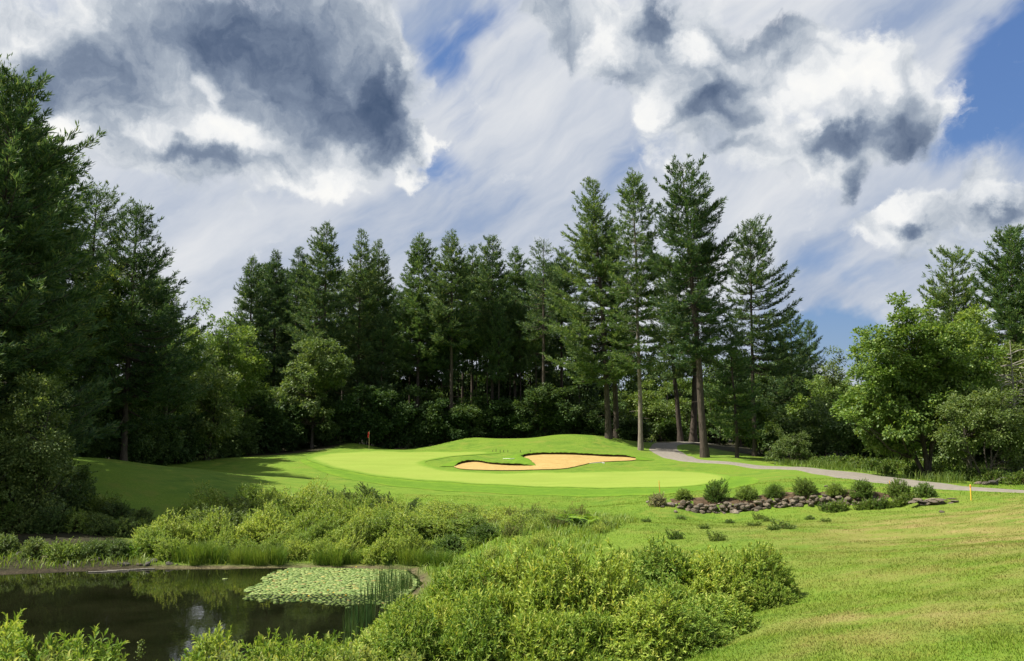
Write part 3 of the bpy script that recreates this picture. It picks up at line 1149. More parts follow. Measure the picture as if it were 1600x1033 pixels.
def broad_geo(seed, Ht, env, n_clump, n_leaf, leaf=.2, stems=1, dbh=.3, spread=.5, clump=1.1, fork=.3, shell=.55, flat=.75, lw=.62, twig=True):
    """broadleaf tree or tall bush. env: ellipsoids (x,y,z,rx,ry,rz) filled with leaf clumps on limbs"""
    r = np.random.default_rng(seed)
    env = np.array(env, float)
    vol = env[:, 3] * env[:, 4] * env[:, 5]
    vol = vol ** .8
    w = r.choice(len(env), n_clump, p=vol / vol.sum())
    d = rnd_dir(r, n_clump)
    rr = shell + (1 - shell) * r.random(n_clump) ** .6
    rr = np.where(r.random(n_clump) < .22, r.random(n_clump) * shell, rr)
    C = env[w, :3] + d * env[w, 3:] * rr[:, None]
    cr = clump * (.6 + .8 * r.random(n_clump))
    # stems
    k = 9
    t = np.linspace(0, 1, k)
    top = []
    S, SR = [], []
    for i in range(stems):
        a = 6.283 * i / max(stems, 1) + r.random()
        off = spread * (0.25 if stems > 1 else 0)
        b0 = np.array([math.cos(a) * off, math.sin(a) * off, -.1])
        e = env[i % len(env)]
        tp = np.array([e[0] + math.cos(a) * spread * (1.6 if stems > 1 else .3), e[1] + math.sin(a) * spread * (1.6 if stems > 1 else .3), min(Ht * .93, e[2] + e[5] * .7)])
        c = b0[None] * (1 - t[:, None]) + tp[None] * t[:, None]
        c[:, :2] += np.cumsum(r.normal(size=(k, 2)) * .09, 0) * np.sin(np.pi * t)[:, None]
        S.append(c)
        rs = dbh * .5 * (1 - t) ** .75 * (1 if stems == 1 else .8) + .015
        rs[0] *= 1.3
        SR.append(rs)
    S, SR = np.array(S), np.array(SR)
    tv, tq = tubes(S, SR, 9)
    trunk = Geo().add(tv, None, tq)
    # limbs: from a lower point of the nearest stem to each clump
    flatS = S.reshape(-1, 3)
    fr = SR.reshape(-1)
    P, Rr = [], []
    for c in C:
        dd = np.linalg.norm(flatS[:, :2] - c[:2], axis=1) + np.abs((c[2] - flatS[:, 2]) - .45 * np.linalg.norm(flatS[:, :2] - c[:2], axis=1) - .4) * 1.2
        dd = np.where(flatS[:, 2] < fork * Ht * .5, dd + 50, dd)
        j = int(np.argmin(dd))
        a = flatS[j]
        mid = a * .5 + c * .5 + np.array([0, 0, -.08 * np.linalg.norm(c - a)]) + r.normal(size=3) * .12
        P.append([a, a * .72 + mid * .28 * 1 + (mid - a) * 0, mid, mid * .45 + c * .55, c])
        q = min(fr[j] * .6, .05 + .02 * np.linalg.norm(c - a))
        Rr.append([q, q * .8, q * .6, q * .4, .008])
    bv, bq = tubes(np.array(P), np.array(Rr), 5)
    trunk.add(bv, None, bq)
    # leaves in sprays within each clump
    n_each = np.maximum(20, (n_leaf * cr ** 2 / (cr ** 2).sum())).astype(int)
    J = np.repeat(np.arange(n_clump), n_each)
    n = len(J)
    # sub-sprays: leaves gather on short twigs
    nsp = 14
    spd = rnd_dir(r, n_clump * nsp).reshape(n_clump, nsp, 3)
    spd[..., 2] = spd[..., 2] * .8 + .15
    sk = r.integers(0, nsp, n)
    u = r.random(n) ** .55
    dirs = norm(spd[J, sk] + r.normal(size=(n, 3)) * .22)
    pos = C[J] + dirs * (cr[J] * u)[:, None] * np.array([1, 1, flat])
    outw = norm(C[J] - (env[w, :3])[J] + 1e-6)
    ax = dirs * .8 + outw * .3 + rnd_dir(r, n) * .7 + np.array([0, 0, -.25])
    nr = rnd_dir(r, n) * .65 + np.array([0, 0, .75]) + outw * .35
    Lf = leaf * (.6 + .7 * r.random(n))
    cv, ct = leaf4(pos, ax, nr, Lf, Lf * lw, .12, .45)
    return trunk.mesh("trunk", True), Geo().add(cv, ct).mesh("crown")


def shrub_geo(seed, rx, ry, h, n_shoot, per, L, W, sl=.55, lump=.22, fine=False, upb=.5, inner=.35, spreadang=.9, stem_r=.006, cover=.0):
    """dense leafy bush: arching shoots that end on an uneven dome, leaves spiralling along each"""
    r = np.random.default_rng(seed)
    d = rnd_dir(r, n_shoot)
    d[:, 2] = np.abs(d[:, 2])
    d[:, 2] = d[:, 2] * .9 + cover * 0
    d = norm(d)
    # uneven dome
    nl = 14
    ld = rnd_dir(r, nl)
    ld[:, 2] = np.abs(ld[:, 2])
    la = r.normal(size=nl) * lump
    bump = 1 + (la[None] * np.exp(-((d[:, None] - ld[None]) ** 2).sum(-1) / .18)).sum(1)
    rad = bump * (.72 + .33 * r.random(n_shoot) ** .7)
    inn = r.random(n_shoot) < inner
    rad = np.where(inn, rad * (.35 + .5 * r.random(n_shoot)), rad)
    E = d * rad[:, None] * np.array([rx, ry, h])
    sdv = norm(d * np.array([1, 1, .6]) + np.array([0, 0, upb]) + r.normal(size=(n_shoot, 3)) * .35)
    ln = sl * (.6 + .8 * r.random(n_shoot))
    J = np.repeat(np.arange(n_shoot), per)
    n = len(J)
    q = np.tile(np.linspace(0, 1, per), n_shoot) + r.normal(size=n) * .02
    a = np.tile(np.arange(per) * 2.4, n_shoot) + r.random(n_shoot)[J] * 6.28
    up = np.where(np.abs(sdv[:, 2:3]) > .9, np.array([1., 0, 0]), np.array([0, 0, 1.]))
    A = norm(np.cross(sdv, up))
    B = np.cross(sdv, A)
    rad_d = A[J] * np.cos(a)[:, None] + B[J] * np.sin(a)[:, None]
    pos = E[J] - sdv[J] * (ln[J] * (1 - q))[:, None]
    sp2 = spreadang * (1.15 - .75 * np.clip(q, 0, 1))
    ax = sdv[J] * np.cos(sp2)[:, None] + rad_d * np.sin(sp2)[:, None] + r.normal(size=(n, 3)) * .18
    nr = sdv[J] * .8 - rad_d * .3 + np.array([0, 0, .5]) + r.normal(size=(n, 3)) * .25
    Ls = L * (.6 + .6 * r.random(n)) * (1.05 - .35 * np.clip(q, 0, 1))
    Ws = W * (.7 + .5 * r.random(n))
    if fine:
        v, t = leaf6(pos, ax, nr, Ls, Ws)
    else:
        v, t = leaf4(pos, ax, nr, Ls, Ws, .15, .45)
    fol = Geo().add(v, t)
    # stems
    ns = min(n_shoot, 260)
    ids = r.choice(n_shoot, ns, replace=False)
    b0 = np.column_stack([E[ids, 0] * .18, E[ids, 1] * .18, np.full(ns, -.05)])
    e1 = E[ids] - sdv[ids] * ln[ids][:, None]
    mid = b0 * .45 + e1 * .55 + np.array([0, 0, .12 * h]) * (1 - d[ids, 2:3])
    P = np.stack([b0, mid, e1, E[ids]], 1)
    Rs = np.tile(np.array([[2.2, 1.5, 1.0, .4]]) * stem_r, (ns, 1))
    sv, sq = tubes(P, Rs, 4)
    return Geo().add(sv, None, sq).mesh("stems", True), fol.mesh("foliage")


def grass_clump(seed, n, rx, ry, h, w=.012, lean=.5):
    r = np.random.default_rng(seed)
    a = r.random(n) * 6.28
    q = r.random(n) ** .5
    pos = np.column_stack([np.cos(a) * q * rx, np.sin(a) * q * ry, np.full(n, -.03)])
    az = a + r.normal(size=n) * .9
    v, t = blades(pos, az, lean * (.2 + r.random(n)) * (.4 + .8 * q), h * (.55 + .55 * r.random(n)), w * (.7 + .6 * r.random(n)), r.random(n) * 6.28)
    return Geo().add(v, t).mesh("blades")


def rock_mesh(seed, sub=2, rough=.22, flat=.7):
    import bmesh
    bm = bmesh.new()
    bmesh.ops.create_icosphere(bm, subdivisions=sub, radius=1.0)
    V = np.array([v.co[:] for v in bm.verts])
    r = np.random.default_rng(seed)
    D = norm(V)
    out = np.ones(len(V))
    for _ in range(9):     # planar facets like a split field stone
        nrm = rnd_dir(r, 1)[0]
        cut = .62 + .3 * r.random()
        dt = D @ nrm
        out = np.minimum(out, np.where(dt > 1e-3, cut / np.maximum(dt, 1e-3), 9))
    V = D * np.minimum(out, 1.0)[:, None]
    V += r.normal(size=V.shape) * rough * .09
    V *= np.array([1, .8 + .3 * r.random(), flat * (.8 + .4 * r.random())])
    for v, c in zip(bm.verts, V):
        v.co = c
    me = bpy.data.meshes.new("stone")
    bm.to_mesh(me)
    bm.free()
    return me


# foliage materials (leaf colours)
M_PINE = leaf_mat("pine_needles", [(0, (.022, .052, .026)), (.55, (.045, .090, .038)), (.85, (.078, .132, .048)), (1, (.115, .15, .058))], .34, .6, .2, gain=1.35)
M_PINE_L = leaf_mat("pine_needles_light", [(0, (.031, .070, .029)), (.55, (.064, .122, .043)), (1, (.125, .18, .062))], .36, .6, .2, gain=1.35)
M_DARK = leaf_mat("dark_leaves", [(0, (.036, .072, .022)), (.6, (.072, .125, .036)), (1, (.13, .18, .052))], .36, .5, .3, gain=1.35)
M_EDGE = leaf_mat("shade_toned_leaves", [(0, (.026, .055, .018)), (.6, (.052, .098, .03)), (1, (.095, .145, .042))], .3, .55, .15)  # darker copy of dark_leaves: shade along the wood's foot put into the colour
M_MID = leaf_mat("mid_leaves", [(0, (.050, .10, .02)), (.6, (.095, .165, .032)), (1, (.165, .23, .052))], .38, .5, .3, gain=1.35)
M_LIGHT = leaf_mat("light_leaves", [(0, (.055, .11, .018)), (.6, (.09, .155, .028)), (1, (.15, .20, .045))], .35, .5, .3)
M_OLIVE = leaf_mat("olive_leaves", [(0, (.075, .12, .028)), (.6, (.13, .185, .048)), (1, (.20, .24, .08))], .35, .55, .3)
M_PALE = leaf_mat("pale_leaves", [(0, (.095, .165, .028)), (.5, (.165, .255, .048)), (.85, (.23, .315, .072)), (1, (.30, .345, .105))], .42, .5, .3, 1.25, gain=1.25)
M_WILLOW = leaf_mat("willow_leaves", [(0, (.085, .165, .026)), (.5, (.165, .255, .042)), (.85, (.24, .33, .068)), (1, (.33, .37, .095))], .36, .55, .15, 1.25, gain=1.2)
M_PALE2 = leaf_mat("pale_herb_leaves", [(0, (.16, .22, .045)), (.5, (.26, .32, .085)), (.85, (.34, .38, .12)), (1, (.40, .40, .17))], .42, .55, .15)
M_REED = leaf_mat("reed_blades", [(0, (.085, .155, .022)), (.6, (.14, .225, .032)), (1, (.22, .27, .05))], .3, .5, .3)
M_GRASSB = leaf_mat("grass_blades", [(0, (.09, .20, .014)), (.6, (.15, .27, .022)), (.9, (.22, .30, .035)), (1, (.30, .29, .09))], .3, .6, .2)
M_FERN = leaf_mat("fern_leaves", [(0, (.10, .21, .018)), (.6, (.16, .28, .026)), (1, (.22, .33, .04))], .36, .5, .3)
B_PINE = bark_mat("pine_bark", (.030, .024, .020), (.105, .086, .072), 7)
B_PALE = bark_mat("pale_bark", (.12, .10, .085), (.28, .24, .205), 7)
B_BROAD = bark_mat("maple_bark", (.035, .030, .025), (.11, .095, .08), 9)
B_STEM = bark_mat("shrub_stem", (.05, .04, .02), (.12, .10, .045), 12)
B_DEAD = bark_mat("dead_wood", (.16, .145, .125), (.30, .28, .25), 9)

# ------------------------------------------------------------------ placing
ALL = []


def plant(name, meshes, mats, parts, loc, rz=0., sc=1., label=None, cat="tree", group=None):
    e_ = empty(name, loc, rz, sc, label, cat, group)
    for me, ma, pn in zip(meshes, mats, parts):
        ob(pn, me, ma, e_)
    return e_


def at(u, v, Y, sink=.08):
    """ground point below photo pixel column u at depth Y"""
    z = HC - 4.0
    for _ in range(3):
        x = (u - 800.0) / F * (Y * CP + (z - HC) * SP)
        z = hz(x, Y)
    return np.array([x, Y, z - sink])


def top_z(u, v, Y):
    return px(u, v, Y)[2]
# ------------------------------------------------------------------ pines
PINE_PARTS = ("trunk", "crown")


def pine_at(u, v, Y, cb, prof, seed, label, group=None, mat=None, bark=None, ub=None, rz=0., **kw):
    """a pine with its top at photo pixel (u, v); ub = pixel column of its foot when it leans"""
    tp = px(u, v, Y)
    foot = at(ub if ub is not None else u, 700, Y) if ub is not None else np.array([tp[0], Y, hz(tp[0], Y) - .08])
    Ht = tp[2] - foot[2]
    tm, cm = pine_geo(seed, Ht, cb, prof, lean=(tp[0] - foot[0], 0), **kw)
    return plant("pine_tree", (tm, cm), (bark or B_PINE, mat or M_PINE), PINE_PARTS, foot, 0, 1, label, "pine tree", group)


# the tall group right of the bunker
GA = "tall pines beside the cart path"
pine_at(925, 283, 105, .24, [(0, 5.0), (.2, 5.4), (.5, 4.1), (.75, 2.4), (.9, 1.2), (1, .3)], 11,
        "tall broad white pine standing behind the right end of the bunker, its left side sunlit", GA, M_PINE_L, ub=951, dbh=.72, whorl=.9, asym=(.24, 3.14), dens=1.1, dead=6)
pine_at(950, 345, 109, .32, [(0, 3.4), (.4, 3.0), (.8, 1.6), (1, .3)], 12,
        "pine half hidden behind the broad pine by the bunker, trunks side by side", GA, ub=963, dbh=.7, dens=1.1)
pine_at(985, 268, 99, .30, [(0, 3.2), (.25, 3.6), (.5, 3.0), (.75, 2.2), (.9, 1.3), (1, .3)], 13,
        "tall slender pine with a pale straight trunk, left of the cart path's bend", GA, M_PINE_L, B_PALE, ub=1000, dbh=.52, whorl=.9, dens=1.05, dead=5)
pine_at(1065, 265, 90, .34, [(0, 3.2), (.2, 4.4), (.45, 4.6), (.65, 3.9), (.82, 2.9), (.93, 1.9), (1, .6)], 14,
        "tallest dark pine with a thick leaning trunk right beside the cart path", GA, ub=1101, dbh=.8, whorl=.95, dens=1.1, dead=4, gap=.1)
pine_at(1172, 352, 97, .36, [(0, 3.4), (.3, 4.0), (.55, 3.5), (.8, 2.2), (.93, 1.3), (1, .3)], 15,
        "pine with long upswept limbs on its right, last of the tall pines", GA, ub=1180, dbh=.5, whorl=.95, dens=1.0, asym=(.22, 0), up=1.15,
        extra=[(.02, .05, 6.2), (.06, -.1, 5.6), (.18, .1, 5.2), (.3, 0, 4.6)], gap=.12)
pine_at(1140, 505, 92, .18, [(0, 2.6), (.3, 2.9), (.6, 2.0), (1, .3)], 16,
        "small thin pine with light drooping limbs just right of the thick leaning trunk", GA, M_PINE_L, ub=1152, dbh=.36, dens=.9)
pine_at(1040, 400, 116, .36, [(0, 3.2), (.4, 3.0), (.8, 1.8), (1, .3)], 17,
        "dark pine with a bare dark trunk standing beyond the bend of the cart path", GA, ub=1063, dbh=.7)
pine_at(1092, 380, 118, .42, [(0, 3.4), (.4, 3.2), (.8, 1.8), (1, .3)], 18,
        "dark pine whose thick trunk shows just left of the leaning trunk by the cart path", GA, ub=1083, dbh=.95)

# row behind the green
GB = "pines in the row behind the green"
row = [  # u, v, Y, crown base, reach, light?, label
    (394, 404, 112, .30, 3.6, 0, "leftmost pine of the row behind the green, with a pointed dark top"),
    (432, 394, 116, .34, 3.2, 0, "second pine from the left in the row behind the green"),
    (466, 388, 121, .34, 3.2, 0, "third pine from the left in the row behind the green, set a little back"),
    (511, 349, 111, .30, 4.2, 0, "tallest pine left of the flagstick, with a broad ragged top"),
    (563, 361, 115, .26, 3.4, 0, "narrow pointed pine standing above the flagstick"),
    (592, 378, 119, .26, 4.0, 0, "pine with long right-hand limbs just right of the narrow one above the flagstick"),
    (656, 367, 116, .38, 4.0, 1, "sunlit pine on the left side of the gap right of the flagstick"),
    (708, 363, 113, .48, 3.7, 0, "dark pine with a dense top in the middle of the row behind the green"),
    (738, 385, 122, .52, 3.0, 0, "low pine squeezed between two taller pines in the middle of the row"),
    (770, 370, 117, .48, 3.6, 0, "pointed pine above the left lobe of the bunker"),
    (806, 388, 121, .5, 3.2, 1, "lighter green pine above the middle of the bunker"),
    (850, 374, 112, .52, 3.3, 2, "sparse thin pine with open see-through limbs left of the broad tall pine"),
    (876, 388, 124, .48, 3.2, 0, "pine close behind the sparse thin pine"),
]
for i, (u, v, Y, cb, Rr, lt, lab) in enumerate(row):
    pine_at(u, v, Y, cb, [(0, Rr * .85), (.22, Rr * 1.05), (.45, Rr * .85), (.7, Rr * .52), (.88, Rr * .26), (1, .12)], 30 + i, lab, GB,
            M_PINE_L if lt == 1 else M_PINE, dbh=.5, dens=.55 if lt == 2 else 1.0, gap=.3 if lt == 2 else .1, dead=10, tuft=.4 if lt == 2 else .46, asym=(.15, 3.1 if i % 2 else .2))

# further pines in the wood: copies of four meshes
GD = "pines deep in the wood behind the green"
deep = []
for i in range(4):
    deep.append(pine_geo(60 + i, 24.0, .48 + .03 * i, [(0, 2.6), (.3, 3.2), (.6, 2.6), (.85, 1.4), (1, .25)], dbh=.42, dens=.8, tuft=.52, dead=8))
rg = np.random.default_rng(3)
du = [335, 372, 415, 450, 488, 535, 578, 615, 640, 683, 725, 752, 790, 828, 862]
for i, u in enumerate(du):
    Y = 127 + 9 * ((i * 7) % 5) / 2.0
    x = px(u, 600, Y)[0]
    tv = {335: 520, 640: 460, 615: 455, 372: 500}.get(u, 415 + 25 * rg.random())
    g = np.array([x, Y, hz(x, Y) - .1])
    s = (px(u, tv, Y)[2] - g[2]) / 24.0
    tm, cm = deep[i % 4]
    plant("pine_tree", (tm, cm), (B_PINE, M_PINE), PINE_PARTS, g, rg.random() * 6.28, s,
          "dark pine seen between the front pines, deep in the wood behind the green", "pine tree", GD)
# thin bare trunks between
for i, u in enumerate([596, 668, 690, 703, 716, 745, 760, 779, 797, 812, 838, 846, 905]):
    Y = 114 + (i * 5) % 7
    x = px(u, 600, Y)[0]
    g = np.array([x, Y, hz(x, Y) - .1])
    tm, cm = deep[(i + 1) % 4]
    s = .72 + .12 * rg.random()
    plant("pine_tree", (tm, cm), (B_PINE, M_PINE), PINE_PARTS, g, rg.random() * 6.28, (s * .7, s * .7, s),
          "slim young pine with a thin bare trunk standing among the pines behind the green", "pine tree", "slim pines among the row behind the green")

# left edge
GL = "pines on the left side of the pond"
pine_at(18, 126, 46, .12, [(0, 5.2), (.2, 5.8), (.45, 4.4), (.62, 3.3), (.72, 2.6), (.9, 1.6), (1, .5)], 80,
        "huge near pine at the left edge with one long limb reaching right", GL, M_PINE, dbh=.8, tuft=.33, dens=1.6, whorl=.55,
        extra=[(.72, .1, 4.6), (.70, -.25, 4.0), (.62, .2, 4.4), (.55, -.4, 4.4), (.5, .3, 4.6)])
pine_at(-75, 190, 50, .1, [(0, 5.5), (.4, 5), (.8, 2.4), (1, .4)], 81, "big pine cut off by the left edge, behind the huge near pine", GL, dbh=.8, tuft=.4, dens=1.0)
pine_at(152, 298, 74, .30, [(0, 4.8), (.35, 4.2), (.6, 3.1), (.8, 2.3), (.93, 1.4), (1, .3)], 82,
        "open pine with a visible trunk, between the huge near pine and pointed dark pine", GL, M_PINE, dbh=.5, tuft=.34, dens=1.0, gap=.15)
pine_at(214, 318, 71, .2, [(0, 5.6), (.3, 5.0), (.55, 3.5), (.75, 2.1), (.9, 1.1), (1, .2)], 83,
        "pointed dark pine whose long lower limbs reach out to the right over the slope", GL, M_PINE, dbh=.5, tuft=.34, dens=1.15,
        extra=[(.32, .1, 6.0), (.26, -.1, 6.4), (.4, .15, 5.2), (.2, .2, 6.6)])
pine_at(70, 330, 66, .15, [(0, 5.2), (.5, 3.2), (.85, 1.6), (1, .3)], 84, "pine filling the gap behind the huge near pine at the left", GL, dbh=.5, tuft=.36)
for i, (u, v, Y) in enumerate([(250, 440, 84), (150, 430, 80), (60, 400, 78)]):
    pine_at(u, v, Y, .1, [(0, 4), (.5, 3), (.85, 1.5), (1, .3)], 86 + i,
            ["pine low behind the long limbs of the pointed dark pine", "pine top hidden behind the open pine on the left", "pine deep behind the left edge trees"][i], GL, dbh=.45, tuft=.45, dens=.9)
# out of view to the left but their shade falls on the slope
for i, (x, y, h) in enumerate([(-44, 66, 21), (-52, 74, 23), (-40, 74, 19), (-34, 79, 17)]):
    tm, cm = deep[i % 4]
    plant("pine_tree", (tm, cm), (B_PINE, M_PINE), PINE_PARTS, (x, y, hz(x, y) - .1), i * 1.3, (h / 24 * 1.3, h / 24 * 1.3, h / 24),
          "dark pine standing back in the shade at the head of the left slope", "pine tree", "pines back in the shade left of the slope")

# right side
GR = "pines behind the maple on the right"
pine_at(1232, 488, 108, .08, [(0, 3.8), (.3, 3.5), (.6, 2.5), (.85, 1.3), (1, .3)], 90, "dark dense pine right of the tall pines, its base lost in bushes", GR, dbh=.4, dens=1.2)
pine_at(1263, 503, 122, .1, [(0, 3), (.5, 2.3), (.85, 1.1), (1, .2)], 91, "small pale green pine top against the patch of blue sky", GR, M_PINE_L, dbh=.35)
pine_at(1490, 397, 86, .3, [(0, 3.4), (.4, 3.2), (.7, 2.5), (.9, 1.5), (1, .3)], 92, "pine top rising directly behind the round maple", GR, M_PINE_L, dbh=.5, gap=.2)
pine_at(1573, 364, 78, .25, [(0, 4.4), (.4, 3.8), (.75, 2.4), (.93, 1.2), (1, .3)], 93, "pine near the right edge with its pointed top in full view", GR, M_PINE_L, dbh=.55, dens=1.15)
pine_at(1622, 385, 82, .25, [(0, 4.4), (.4, 3.8), (.75, 2.4), (1, .3)], 94, "pine at the far right edge, partly cut off by the frame", GR, M_PINE_L, dbh=.55)

# ------------------------------------------------------------------ broadleaf trees
TP = ("trunk", "crown")


def broad_at(u, v, Y, halfw, name, mat, seed, label, n_clump=60, n_leaf=16000, leaf=.26, low=.12, stems=1, dbh=.32, cat="tree", group=None, bark=None, clump=1.15, depth=.9, lobes=4, **kw):
    tp = px(u, v, Y)
    foot = np.array([tp[0], Y, hz(tp[0], Y) - .1])
    Ht = tp[2] - foot[2]
    r = np.random.default_rng(seed + 500)
    w = halfw * Y / F
    lo = low * Ht
    cz = (Ht + lo) * .5
    env = [(0, 0, cz, w * .82, w * .82 * depth, (Ht - lo) * .5 * .97)]
    for i in range(lobes):
        a = r.random() * 6.28
        q = .45 + .2 * r.random()
        zz = lo + (Ht - lo) * (.22 + .5 * r.random())
        env.append((math.cos(a) * w * .5, math.sin(a) * w * .5 * depth, zz, w * q, w * q * depth, min(w * q, (Ht - lo) * .3)))
    tm, cm = broad_geo(seed, Ht - clump * .4, env, n_clump, n_leaf, leaf, stems, dbh, clump=clump, **kw)
    return plant(name, (tm, cm), (bark or B_BROAD, mat), TP, foot, 0, 1, label, cat, group)


# the maple by the path (several stems)
mf = at(1450, 752, 65.5)
env = [(-1.1, 0, 7.4, 4.7, 4.4, 5.4), (-2.8, -.4, 4.6, 3.5, 3.2, 2.8), (2.4, .3, 8.2, 3.0, 3.2, 4.2), (-1.2, 0, 10.4, 3.2, 3.0, 3.9), (2.8, 0, 5.4, 2.3, 2.6, 2.4), (.6, .2, 9.6, 3.4, 3, 3.4), (-3.6, 0, 6.8, 2.4, 2.4, 2.8)]
tm, cm = broad_geo(201, 13.5, env, 230, 80000, .235, 4, .42, .55, .95, .12, .6)
plant("maple_tree", (tm, cm), (B_BROAD, M_MID), TP, mf, 0, 1, "big round green maple with several dark stems standing right beside the cart path", "tree")
broad_at(1500, 470, 71, 62, "broadleaf_tree", M_MID, 202, "taller leafy tree close behind the right shoulder of the round maple", 80, 26000, .25, .1)
broad_at(1600, 500, 74, 50, "broadleaf_tree", M_OLIVE, 203, "greyish green tree at the right edge behind the dead branches", 60, 14000, .24, .15)
# small tree at the right with thin stems
sf = at(1543, 752, 60.5)
tm, cm = broad_geo(204, 6.8, [(-.2, 0, 4.2, 2.7, 2.4, 2.6), (1.6, 0, 3.7, 2.0, 2, 1.9), (-1.5, 0, 3.2, 1.6, 1.6, 1.6), (.8, 0, 5.4, 1.6, 1.6, 1.5)], 70, 17000, .17, 4, .12, .5, .75, .1, .5)
plant("small_tree", (tm, cm), (B_BROAD, M_OLIVE), TP, sf, 0, 1, "small olive green tree on thin dark stems, right of the maple by the path", "tree")
broad_at(1595, 640, 62, 45, "tall_bush", M_OLIVE, 205, "olive bush at the right edge above the dark rock pile", 40, 10000, .17, .05, 3, .1, "bush", clump=.8)

# trees and tall bushes right of the pines
mid_r = [
    (1300, 548, 118, 42, M_OLIVE, "pale olive tree below the patch of blue sky", .2),
    (1345, 560, 108, 40, M_MID, "green tree peeping out left of the round maple", .15),
    (1268, 590, 104, 40, M_MID, "mid green tree in front of the small pale pine", .08),
    (1210, 560, 112, 42, M_DARK, "dark leafy tree behind the last of the tall pines", .1),
    (1190, 630, 100, 34, M_MID, "leafy young tree among the trunks right of the cart path", .1),
    (1285, 630, 95, 52, M_DARK, "wide dark bush mass left of the maple", .02),
    (1330, 640, 90, 40, M_DARK, "dark bush in the shade just left of the maple", .02),
    (1215, 640, 97, 34, M_DARK, "dark bush between the thin pine and the small olive bush", .02),
    (1400, 600, 84, 60, M_DARK, "dark tree in the shade directly behind the maple", .05),
    (1470, 640, 78, 50, M_DARK, "dark bush in the shade behind the stems of the maple", .02),
]
for i, (u, v, Y, hw, ma, lab, lo) in enumerate(mid_r):
    broad_at(u, v, Y, hw, "broadleaf_tree" if v < 615 else "tall_bush", ma, 210 + i, lab, 55, 13000, .27, lo, 1 if v < 615 else 3, .22, "tree" if v < 615 else "bush")
broad_at(1232, 672, 86, 34, "round_bush", M_OLIVE, 225, "round olive bush standing alone at the foot of the dark trees near the path", 36, 9000, .15, .0, 4, .08, "bush", clump=.6, lobes=5)
# sunlit greenery seen through the pine trunks
for i, (u, v, Y, hw) in enumerate([(1035, 590, 131, 38), (1078, 570, 136, 38), (1118, 575, 132, 38), (1005, 585, 138, 34), (1155, 585, 128, 34), (1055, 655, 127, 24)]):
    broad_at(u, v, Y, hw, "tall_bush", M_LIGHT, 230 + i,
             ["sunlit bush seen between the pale trunk and the dark trunks", "tall sunlit bush behind the dark trunks at the bend of the path", "sunlit bush just right of the leaning pine trunk",
              "sunlit bush close behind the pale straight trunk", "sunlit bush behind the small thin pine", "low bright bush at the far bend of the cart path"][i], 34, 8000, .3, .02, 3, .14, "bush")

# tree with one sunlit side behind the flag, and its neighbours
broad_at(492, 515, 105, 66, "broadleaf_tree", M_DARK, 240, "broad leafy tree with a bright left side, left of the flagstick", 100, 30000, .27, .03, dbh=.35)
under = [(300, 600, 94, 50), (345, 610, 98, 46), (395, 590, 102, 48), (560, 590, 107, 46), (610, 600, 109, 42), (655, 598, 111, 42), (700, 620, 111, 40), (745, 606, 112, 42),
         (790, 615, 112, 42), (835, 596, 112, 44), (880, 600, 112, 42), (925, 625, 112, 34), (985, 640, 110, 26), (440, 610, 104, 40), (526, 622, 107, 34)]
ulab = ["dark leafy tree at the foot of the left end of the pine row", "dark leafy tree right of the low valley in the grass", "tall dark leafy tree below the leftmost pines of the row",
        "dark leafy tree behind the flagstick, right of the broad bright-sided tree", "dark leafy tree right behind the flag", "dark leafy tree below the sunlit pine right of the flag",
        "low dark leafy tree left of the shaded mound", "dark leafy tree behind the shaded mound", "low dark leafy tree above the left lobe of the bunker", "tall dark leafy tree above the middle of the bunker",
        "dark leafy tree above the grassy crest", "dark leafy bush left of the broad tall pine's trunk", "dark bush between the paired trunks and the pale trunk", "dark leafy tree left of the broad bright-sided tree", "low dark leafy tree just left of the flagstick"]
um = []
for i in range(5):
    Ht = 9.0
    um.append(broad_geo(250 + i, 8.6, [(0, 0, 4.6, 3.2, 3.0, 4.2), (1.2, 0, 3, 2.2, 2, 2.4), (-1.2, .5, 3.4, 2.2, 2, 2.6)], 60, 16000, .3, 2, .25, .5, 1.1, .1, .5))
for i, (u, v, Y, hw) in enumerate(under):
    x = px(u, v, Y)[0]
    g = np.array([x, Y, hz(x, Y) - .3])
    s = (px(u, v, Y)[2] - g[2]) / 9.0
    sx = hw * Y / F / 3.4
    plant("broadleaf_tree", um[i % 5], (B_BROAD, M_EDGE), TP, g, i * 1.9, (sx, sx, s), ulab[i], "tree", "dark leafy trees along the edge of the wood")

# far background of the wood: closes the horizon
GF = "trees far back beyond the wood"
for i, u in enumerate(range(-40, 1700, 72)):
    Y = 146 + (i * 13) % 17
    x = px(u, 600, Y)[0]
    g = np.array([x, Y, hz(x, Y) - .3])
    tv = 575 + 28 * rg.random() + (20 if 950 < u < 1200 else 0)
    s = (px(u, tv, Y)[2] - g[2]) / 9.0
    plant("broadleaf_tree", um[(i * 3) % 5], (B_BROAD, M_MID if u > 980 else M_DARK), TP, g, i * 1.1, (s * 1.45, s * 1.45, s), "leafy tree far back beyond the pines, closing the view", "tree", GF)

